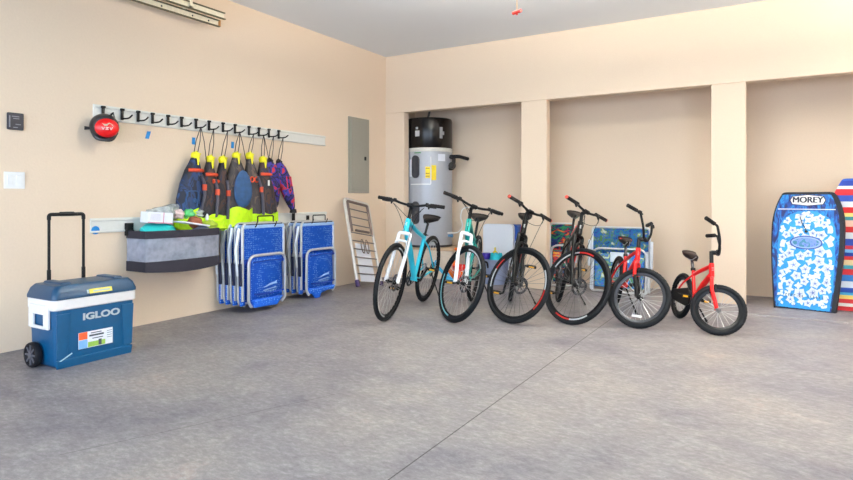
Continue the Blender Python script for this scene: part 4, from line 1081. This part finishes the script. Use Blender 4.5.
def bike(label, x, y, psi, lean, steer, R, WB, Lb, W, sz, sx, HA, swp, st):
    kid = R < .3
    ha = math.radians(HA); n = Vector((math.sin(ha), 0, math.cos(ha))); d = Vector((-math.cos(ha), 0, math.sin(ha)))
    fh = Vector((WB, 0, R)); A = fh - .045 * n; SR = rodr(d, steer)
    def sp(v): return A + SR @ (Vector(v) - A)
    M = Matrix.Rotation(psi, 4, 'Z') @ Matrix.Rotation(-lean, 4, 'X')
    root = thing('bicycle', label, 'bicycle')
    off = M @ Vector((WB, 0, 0))
    root.location = (x - off.x, y - off.y, 0)
    root.rotation_mode = 'XYZ'
    tr = {True: .026, False: .0215}[kid] if not st.get('tr') else st['tr']
    big = not kid
    # ---- wheels
    rwh = wheel('rear_wheel', root, Vector((0, 0, R)), Matrix.Identity(3), R, tr, big, st['knob'], st['rim'], st['rdec'], st['nsp'], st['hub'], st['disc'], st['spm'])
    fwh = wheel('front_wheel', root, sp(fh), SR @ Matrix.Rotation(math.radians(st.get('roll', 0)), 3, 'Y'), R, tr, big, st['knob'], st['rim'], st['fdec'], st['nsp'], st['hub'], st['disc'], st['spm'])
    # ---- ground contact: pitch and height from the real tyre vertices
    def low(w_):
        ty = [c for c in w_.children if c.name.startswith('tyre')][0]
        return min((M @ v.co).z for v in ty.data.vertices)
    lr, lf = low(rwh), low(fwh)
    pitch = math.atan2(lf - lr, WB)
    M2 = Matrix.Rotation(psi, 4, 'Z') @ Matrix.Rotation(-lean, 4, 'X') @ Matrix.Rotation(pitch, 4, 'Y')
    root.rotation_euler = M2.to_euler('XYZ')
    allv = [ (M2 @ v.co).z for w_ in (rwh, fwh) for c in w_.children if c.name.startswith('tyre') for v in c.data.vertices]
    root.location.z = -min(allv)
    # ---- frame
    BBp = Vector((.40 * WB, 0, R - (.055 if big else -.02)))
    sad = Vector((sx, 0, sz))
    sdir = (sad - BBp).normalized(); sl = (sad - BBp).length
    stt = BBp + sdir * sl * st.get('stf', .66)
    crown = R + tr + .022
    hc = R + (.118 if big else .048); hb0 = A + d * (hc + .018); hb1 = hb0 + d * (.125 if big else .115)
    # head tube ends
    fr = B()
    ft = .0225 if big else .018
    tube(fr, [hb0, hb1], ft + .003, 14)
    tube(fr, [BBp + Vector((0, 0, .01)), stt], ft - .003, 12)
    tube(fr, [BBp, BBp * .45 + (hb0 + d * .02) * .55 + Vector((0, 0, .012)), hb0 + d * .025], [ft + .004, ft + .008, ft + .003], 12)
    tt0 = stt - sdir * (.03 if big else .05)
    tube(fr, [tt0, tt0 * .5 + (hb1 - d * .02) * .5 - Vector((0, 0, .012 if big else -.004)), hb1 - d * .02], [ft - .003, ft - .001, ft], 12)
    for s in (-1, 1):
        hub_ = Vector((0, s * .062, R))
        tube(fr, arc([BBp + Vector((-.01, s * .03, 0)), Vector((BBp.x - .10, s * .042, BBp.z + .005)), hub_], .05), [.010] * 8 if False else .0095, 8)
        tube(fr, arc([stt - sdir * .06 + Vector((0, s * .012, 0)), stt - sdir * .10 + Vector((-.10, s * .045, -.04)), hub_], .05), .0085, 8)
    lathe(fr, [(.022, -.036), (.024, -.03), (.024, .03), (.022, .036)], axis='y', center=BBp, seg=16)
    fro = link('frame', fr, st['frame'], root)
    # frame decals: contrasting bars on down tube and top tube
    if st.get('accent'):
        ab = B()
        a0 = BBp * .6 + hb0 * .4; a1 = BBp * .28 + hb0 * .72
        for s in (-1, 1): tube(ab, [a0 + Vector((0, s * (ft + .001), .006)), a1 + Vector((0, s * (ft + .001), .010))], .012, 6)
        t0 = tt0 * .75 + hb1 * .25; t1 = tt0 * .25 + hb1 * .75
        for s in (-1, 1): tube(ab, [t0 + Vector((0, s * ft * .7, .0)), t1 + Vector((0, s * ft * .8, -.004))], .010, 6)
        link('frame_stripe', ab, st['accent'], fro)
    bm = B(); c_ = hb0 * .45 + hb1 * .55; f_ = n * (ft + .002)
    for k in range(3): tube(bm, [c_ + f_ + d * (.012 * (k - 1)) + Vector((0, -.007, 0)), c_ + f_ + d * (.012 * (k - 1)) + Vector((0, .007, 0))], .003, 5)
    link('head_badge', bm, WHITE if big else STEEL, fro)
    # ---- seat post, saddle
    bm = B(); tube(bm, [stt - sdir * .03, sad - Vector((0, 0, .045))], .013, 10); link('seat_post', bm, BLACK if big else DARKSTEEL, root)
    bm = B(); tube(bm, [stt - sdir * .012, stt + sdir * .012], .021, 12); tube(bm, [stt + Vector((0, -.02, 0)), stt + Vector((-.03, .03, .0))], .005, 6); link('seat_clamp', bm, BLACK, root)
    Ls = .26 if big else .21; Wsd = st.get('saddle_w', .075)
    bm = B(); rows = []
    for i in range(13):
        f = i / 12; xx = sad.x - Ls * .5 + Ls * f; wv = Wsd * (math.cos(min(1, f * 1.15) * PI / 2) ** 1.2 * .85 + .20) * (1 if i not in (0, 12) else .55)
        if i == 0: wv = Wsd * .7
        hh = .010 * math.cos(f * PI) + (.012 if i < 2 else 0); row = []
        for k in range(12):
            b = 2*PI*k/12; zz = math.sin(b); row.append(bm.verts.new((xx, wv * math.cos(b), sad.z + hh + (zz * .016 if zz > 0 else zz * (.046 if abs(math.cos(b)) > .4 else .022)) * (1 if i not in (0, 12) else .5))))
        rows.append(row)
    for a, b in zip(rows[:-1], rows[1:]):
        for k in range(12): bm.faces.new((a[k], a[(k+1) % 12], b[(k+1) % 12], b[k]))
    bm.faces.new(rows[0]); bm.faces.new(rows[-1][::-1]); sdl = link('saddle', bm, st['saddle'], root)
    bm = B()
    for s in (-1, 1): tube(bm, [sad + Vector((-.08, s * .025, -.02)), sad + Vector((-.02, s * .02, -.045)), sad + Vector((.05, s * .02, -.042)), sad + Vector((.10, s * .01, -.01))], .004, 6)
    link('saddle_rails', bm, STEEL, sdl)
    if st.get('saddle_red'):
        bm = B()
        for s in (-1, 1): tube(bm, [sad + Vector((-Ls * .38, s * Wsd * .82, .006)), sad + Vector((-Ls * .1, s * Wsd * .62, .006))], .012, 6)
        link('saddle_panel', bm, st['saddle_red'], sdl)
    # ---- fork (steered)
    fk = B()
    cr = A + d * (hc)
    lw = .058 if big else .045
    for s in (-1, 1):
        tube(fk, [sp(fh + Vector((0, s * lw, 0)) - n * .012), sp(fh + Vector((0, s * lw, 0)) - n * .022 + d * (R * .30)), sp(A + Vector((0, s * lw, 0)) + d * (R * .72))], st.get('lower_r', .0185), 12)
    if st['susp']:
        tube(fk, arc([sp(A + Vector((0, -lw, 0)) + d * R * .70), sp(A + Vector((0, -lw, 0)) + d * (R + .035) + n * .035), sp(A + Vector((0, lw, 0)) + d * (R + .035) + n * .035), sp(A + Vector((0, lw, 0)) + d * R * .70)], .03), .011, 8) if not kid else None
    fko = link('fork', fk, st['fork'], root)
    cb = B()
    tube(cb, arc([sp(A + Vector((0, -lw, 0)) + d * (R * .66)), sp(A + Vector((0, -lw, 0)) + d * hc), sp(A + Vector((0, lw, 0)) + d * hc), sp(A + Vector((0, lw, 0)) + d * (R * .66))], .022), st.get('crown_r', .0165), 12)
    tube(cb, [sp(cr), sp(hb0)], .017, 12)
    link('fork_crown', cb, st['crown'], fko)
    # ---- stem + bars (steered)
    barc = A + d * Lb + n * .05
    if st['bar'] == 'flat':
        sb = B(); tube(sb, [hb1, A + d * (Lb - .005)], .0165, 12); tube(sb, [sp(A + d * (Lb - .01)), sp(barc + n * .0)], .018, 10)
        tube(sb, [sp(barc + Vector((0, -.026, 0))), sp(barc + Vector((0, .026, 0)))], .021, 12)
        link('stem', sb, BLACK, root)
        hb_ = B(); pts = []
        for yy, rs, bk in ((-W, .0, -swp), (-W * .55, -.002, 0), (-W * .30, -.022, .0), (-.04, -.03, 0), (.04, -.03, 0), (W * .30, -.022, 0), (W * .55, -.002, 0), (W, .0, -swp)):
            pts.append(sp(barc + Vector((bk, yy, 0)) + d * (rs + .03)))
        # bar clamp sits at barc: lower the rise to meet it
        pts[3] = sp(barc + Vector((0, -.04, 0))); pts[4] = sp(barc + Vector((0, .04, 0)))
        tube(hb_, arc(pts, .03, 4), .012, 10); bar = link('handlebar', hb_, BLACK, root)
        gl = .13
        ends = [(sp(barc + Vector((-swp, s * W, 0)) + d * .03), sp(barc + Vector((0, s * W * .55, 0)) + d * .028)) for s in (-1, 1)]
    else:
        base = A + d * max(Lb - st['rise'], hc + .018 + .115 + .02); rise = Lb - (base - A).length
        sb = B(); tube(sb, [hb1, base + d * .01], .0165, 12); tube(sb, [sp(base), sp(base + n * .05)], .019, 10); tube(sb, [sp(base + n * .05 + Vector((0, -.03, 0))), sp(base + n * .05 + Vector((0, .03, 0)))], .02, 12)
        link('stem', sb, BLACK, root)
        hb_ = B(); c0 = base + n * .05
        pts = []
        for s in (-1, 1):
            seq = [c0 + Vector((0, s * .03, 0)), c0 + Vector((.01, s * W * .20, 0)) + d * .005, c0 + Vector((.02, s * W * .42, 0)) + d * (rise * .45), c0 + Vector((0, s * W * .60, 0)) + d * (rise * .98), c0 + Vector((-swp * .3, s * W * .68, 0)) + d * rise, c0 + Vector((-swp, s * W, 0)) + d * rise]
            seq = [sp(q) for q in seq]
            pts = seq[::-1] + pts if s < 0 else pts + seq
        tube(hb_, arc(pts, .045, 5), .011, 10)
        if st.get('crossbar'): tube(hb_, [sp(c0 + Vector((0, -W * .46, 0)) + d * rise * .62), sp(c0 + Vector((0, W * .46, 0)) + d * rise * .62)], .009, 8)
        bar = link('handlebar', hb_, BLACK, root)
        gl = .10
        ends = [(sp(c0 + Vector((-swp, s * W, 0)) + d * rise), sp(c0 + Vector((-swp * .3, s * W * .68, 0)) + d * rise)) for s in (-1, 1)]
    for (e, i_) in ends:
        dr = (i_ - e).normalized()
        bm = B(); pts = [e - dr * .004] + [e + dr * gl * k / 10 for k in range(1, 11)]
        tube(bm, pts, [.0175] + [.0165 + .0012 * (k % 2) for k in range(10)], 12); g_ = link('grip', bm, st['grip'], root)
        bm = B(); tube(bm, [e - dr * .007, e + dr * .003], .0175, 12); link('grip_end', bm, st['gripend'], g_)
        if st.get('levers', True):
            bm = B(); q = e + dr * (gl + .035); fwd = (SR @ Vector((1, 0, -.35))).normalized()
            tube(bm, [q - dr * .012, q + dr * .012], .018, 10)
            tube(bm, [q, q + fwd * .035 - dr * .005, q + fwd * .055 - dr * .05, q + fwd * .05 - dr * .11], [.012, .008, .006, .006], 8); link('brake_lever', bm, BLACK, root)
            if big:
                bm = B(); q2 = e + dr * (gl + .01); tube(bm, [q2 - Vector((0, 0, .005)), q2 - Vector((0, 0, .03)) + fwd * .02], [.014, .008], 8); link('shifter', bm, BLACK, root)
    # ---- cables
    if big:
        bm = B(); bc = sp(barc)
        fwd = SR @ Vector((1, 0, 0)); lat = SR @ Vector((0, 1, 0))
        for s, drop, en in ((-1, .07, hb0 - n * -.03), (1, .10, sp(A + Vector((0, lw, 0)) + d * R * .55)), (1, .13, hb1), (-1, .05, hb1)):
            a_ = bc + lat * (s * W * .48) + fwd * .04; mid = bc + fwd * (.13 if drop > .1 else .09) - Vector((0, 0, drop)) + lat * s * .06
            P_ = []
            for k in range(9):
                f = k / 8; P_.append(a_ * (1-f)**2 + (mid * 1.0) * 2*f*(1-f) + Vector(en) * f*f)
            tube(bm, P_, .0028, 5)
        link('cables', bm, st.get('cable', BLACK), root)
    # ---- drivetrain (right side = -y)
    cr_ = B(); CRr = .085 if big else .062
    ys = -.048
    rgs = []
    for k in range(36):
        a = 2*PI*k/36; ro = CRr + (.004 if k % 2 else 0); rgs.append([cr_.verts.new((BBp.x + r_*math.cos(a), y_, BBp.z + r_*math.sin(a))) for r_, y_ in ((ro, ys-.002), (ro, ys+.002), (CRr-.016, ys+.002), (CRr-.016, ys-.002))])
    for k in range(36):
        a, b = rgs[k], rgs[(k+1) % 36]
        for j in range(4): cr_.faces.new((a[j], a[(j+1) % 4], b[(j+1) % 4], b[j]))
    for k in range(5):
        a = k * 2*PI/5 + .3; tube(cr_, [BBp + Vector((0, ys, 0)), BBp + Vector(((CRr-.01)*math.cos(a), ys, (CRr-.01)*math.sin(a)))], .007, 6)
    link('chainring', cr_, st.get('ring', DARKSTEEL), root)
    ca = st['crank']; cl = .165 if big else .10
    for s in (-1, 1):
        a = ca if s < 0 else ca + PI
        e = BBp + Vector((cl * math.cos(a), s * .085, cl * math.sin(a)))
        bm = B(); tube(bm, [BBp + Vector((0, s * .035, 0)), BBp + Vector((0, s * .07, 0)), e], [.013, .013, .010], 8); link('crank_arm', bm, st.get('crankm', BLACK), root)
        bm = B(); pw = .045 if big else .035; pl_ = .04
        cy = e.y + s * (.02 + pw)
        for xx in (-pl_, pl_): box(bm, e.x + xx - .006, e.x + xx + .006, cy - pw, cy + pw, e.z - .011, e.z + .011)
        for yy in (-pw, pw): box(bm, e.x - pl_, e.x + pl_, cy + yy - .005, cy + yy + .005, e.z - .011, e.z + .011)
        tube(bm, [Vector((e.x, e.y, e.z)), Vector((e.x, cy + s * pw, e.z))], .010, 8)
        p_ = link('pedal', bm, BLACK, root, False)
        bm = B()
        for xx in (-1, 1): box(bm, e.x + xx * (pl_ + .006) - .002, e.x + xx * (pl_ + .006) + .002, cy - pw * .6, cy + pw * .6, e.z - .008, e.z + .008)
        link('reflector', bm, mat('reflector_amber', (236, 170, 30), .3), p_, False)
    # sprockets + chain
    bm = B()
    for r_, yy in ((.05, -.036), (.042, -.032), (.034, -.028)) if big else ((.034, -.036),): lathe(bm, [(.012, yy - .001), (r_, yy - .001), (r_, yy + .001), (.012, yy + .001)], axis='y', center=(0, 0, R), seg=24)
    link('sprocket', bm, STEEL, rwh)
    bm = B(); rs_ = .048 if big else .034; loop = []
    for k in range(9): a = PI / 2 + PI * k / 8; loop.append((rs_ * math.cos(a), ys + .008, R + rs_ * math.sin(a)))
    for k in range(9): a = -PI / 2 + PI * k / 8; loop.append((BBp.x + CRr * math.cos(a), ys, BBp.z + CRr * math.sin(a)))
    tube(bm, loop, .0042, 4, closed=True); link('chain', bm, DARKSTEEL, root)
    if big:
        bm = B(); tube(bm, [(0, -.06, R - .03), (.02, -.062, R - .075), (.045, -.058, R - .13)], [.012, .010, .008], 8); lathe(bm, [(0, -.065), (.022, -.065), (.022, -.055), (0, -.055)], axis='y', center=(.045, 0, R - .13), seg=14); link('derailleur', bm, BLACK, root)
    elif st.get('guard'):
        bm = B(); outl = [(-.045, R), (-.03, R + .05), (BBp.x, BBp.z + .085), (BBp.x + .075, BBp.z + .03), (BBp.x + .07, BBp.z - .05), (BBp.x, BBp.z - .08), (-.03, R - .05)]
        prism(bm, outl, frame((0, -.062, 0), (1, 0, 0), (0, 0, 1), (0, -1, 0)), .012); link('chain_guard', bm, BLACK, root, True, .008, 3)
    # training: kickstand (left side = +y)
    Minv = M2.inverted(); k0 = Vector((BBp.x - .07 if not big else .07, .03 if not big else .062, BBp.z - .01 if not big else R - .03))
    w0 = M2 @ k0 + Vector((0, 0, root.location.z))
    tgt = w0 + (M2.to_3x3() @ Vector((.10 if big else .04, .14 if big else .09, 0))).normalized() * 0
    loc_t = k0 + Vector((.13 if big else .05, .16 if big else .10, 0))
    wt = M2 @ loc_t; wt.z = .008 - root.location.z
    foot = Minv @ wt
    bm = B(); tube(bm, [k0, foot], .007, 8); tube(bm, [foot - (foot - k0).normalized() * .03, foot], .010, 8); link('kickstand', bm, st.get('stand', BLACK), root)
    # disc caliper / brakes
    if not big:
        bm = B()
        for s in (-1, 1): tube(bm, [sp(A + d * (R * .98) + n * .03 + Vector((0, s*.03, 0))), sp(A + d * (R * .80) + n * .03 + Vector((0, s*.035, 0)))], .007, 6)
        link('brake_arms', bm, BLACK, root)
    else:
        bm = B(); q = sp(fh + Vector((0, lw - .012, 0)) - n * .05 + d * .05); box(bm, q.x - .02, q.x + .02, q.y - .012, q.y + .012, q.z - .025, q.z + .025); link('brake_caliper', bm, BLACK, fko, False, .005)
    if st.get('wheel_reflector'):
        bm = B(); a = math.radians(st['wheel_reflector']); rr_ = R - tr*2 - .055
        q = Matrix.Translation(sp(fh)) @ SR.to_4x4()
        dx, dz = math.cos(a), math.sin(a)
        f = frame((rr_*dx, 0, rr_*dz), (-dz, 0, dx), (dx, 0, dz), (0, -1, 0))
        hw_ = .042
        hexa(bm, [q @ (f @ Vector((u, v, -.006))) for u, v in ((-hw_, -.010), (hw_, -.010), (hw_, .010), (-hw_, .010))], [q @ (f @ Vector((u, v, .006))) for u, v in ((-hw_, -.010), (hw_, -.010), (hw_, .010), (-hw_, .010))])
        link('wheel_reflector', bm, WHITE, fwh, False, .004)
    return root

RIMB = mat('rim_black', (16, 17, 20), .35, .2)
CY = mat('bike_cyan', (50, 196, 222), .3, var=.02); TG = mat('bike_teal', (28, 160, 150), .3, var=.02); BWH = mat('bike_white', (238, 240, 242), .3, var=.02)
BK = mat('bike_black', (7, 7, 8), .35); RD = mat('bike_red', (226, 24, 24), .28, var=.03); RDA = mat('accent_red', (216, 36, 44), .35)
DW = mat('decal_white', (222, 226, 228), .4); DT = mat('decal_teal', (150, 220, 228), .4); DR = mat('decal_red', (224, 50, 44), .4)
SPD = mat('spoke_dark', (112, 112, 114), .35, .6)
GRIP = mat('grip_black', (26, 23, 23), .8); GO = mat('grip_orange_end', (190, 70, 56), .6)
base = dict(knob=.5, nsp=32, hub=BLACK, disc=True, spm=SPK, susp=True, bar='flat', grip=GRIP, gripend=GRIP, saddle=mat('saddle_black', (17, 16, 18), .5), rim=RIMB, rdec=[], fdec=[], crank=-.9)
def S_(**k): q = dict(base); q.update(k); return q
fits = {
1: (1.745,-2.508,-1.357,.143,-.0,.362,1.084,.745,.329,.921,.223,71.18,0.0),
2: (2.284,-2.201,-1.257,.118,.711,.362,1.078,.742,.336,.93,.199,70.23,.014),
3: (2.716,-1.963,-1.191,.176,.867,.358,1.084,.704,.329,.942,.199,70.6,.012),
4: (3.195,-1.745,-1.18,.169,.819,.354,1.085,.708,.323,.969,.192,70.67,0.0),
5: (3.732,-1.626,-1.16,.157,.997,.268,.90,.736,.271,.709,.179,70.63,.081),
6: (4.361,-1.59,-1.057,.151,1.109,.212,.671,.691,.233,.605,.111,70.4,.087)}
bike('light blue mountain bike with white fork, leftmost of the row', *fits[1], S_(frame=CY, fork=BWH, crown=BWH, accent=None, fdec=[(-75, 35, DW), (100, 150, DW)], rdec=[(20, 120, DW)], stf=.72, crank=-.7, saddle_w=.095))
bike('teal mountain bike with white fork, second from the left', *fits[2], S_(frame=TG, fork=BWH, crown=BWH, fdec=[(180, 270, DT), (40, 100, DW)], rdec=[(20, 120, DW)], crank=-.2, saddle_w=.095))
bike('all-black mountain bike with orange grip ends, in front of the first pier', *fits[3], S_(frame=BK, fork=BK, crown=BK, accent=RDA, fdec=[(172, 205, DW), (150, 172, DR), (-25, 12, DR), (12, 45, DW)], spm=SPD, gripend=GO, crank=-1.2))
bike('black mountain bike with red frame stripes, in front of the middle alcove', *fits[4], S_(frame=BK, fork=BK, crown=BK, accent=RD, fdec=[(80, 110, DR), (110, 165, DW), (-105, -75, DR), (-75, -40, DW)], spm=SPD, gripend=GO, crank=-.9))
bike('mid-size red kids bike with black fork and tall black handlebar', *fits[5], S_(frame=RD, fork=BK, crown=RD, knob=1, nsp=28, bar='bmx', rise=.20, disc=False, saddle_red=RD, lower_r=.017, tr=.0245, crank=-.1, wheel_reflector=-75, saddle_w=.07, rim=mat('rim_dark_grey', (58, 60, 66), .35, .3)))
bike('smallest red kids bike with red fork, at the right end of the row', *fits[6], S_(frame=RD, fork=RD, crown=RD, knob=1, nsp=20, bar='bmx', rise=.20, disc=False, susp=False, lower_r=.015, crown_r=.015, tr=.021, crank=.2, guard=True, hub=STEEL, saddle=mat('saddle_brown', (44, 34, 32), .5), saddle_w=.065, levers=False))
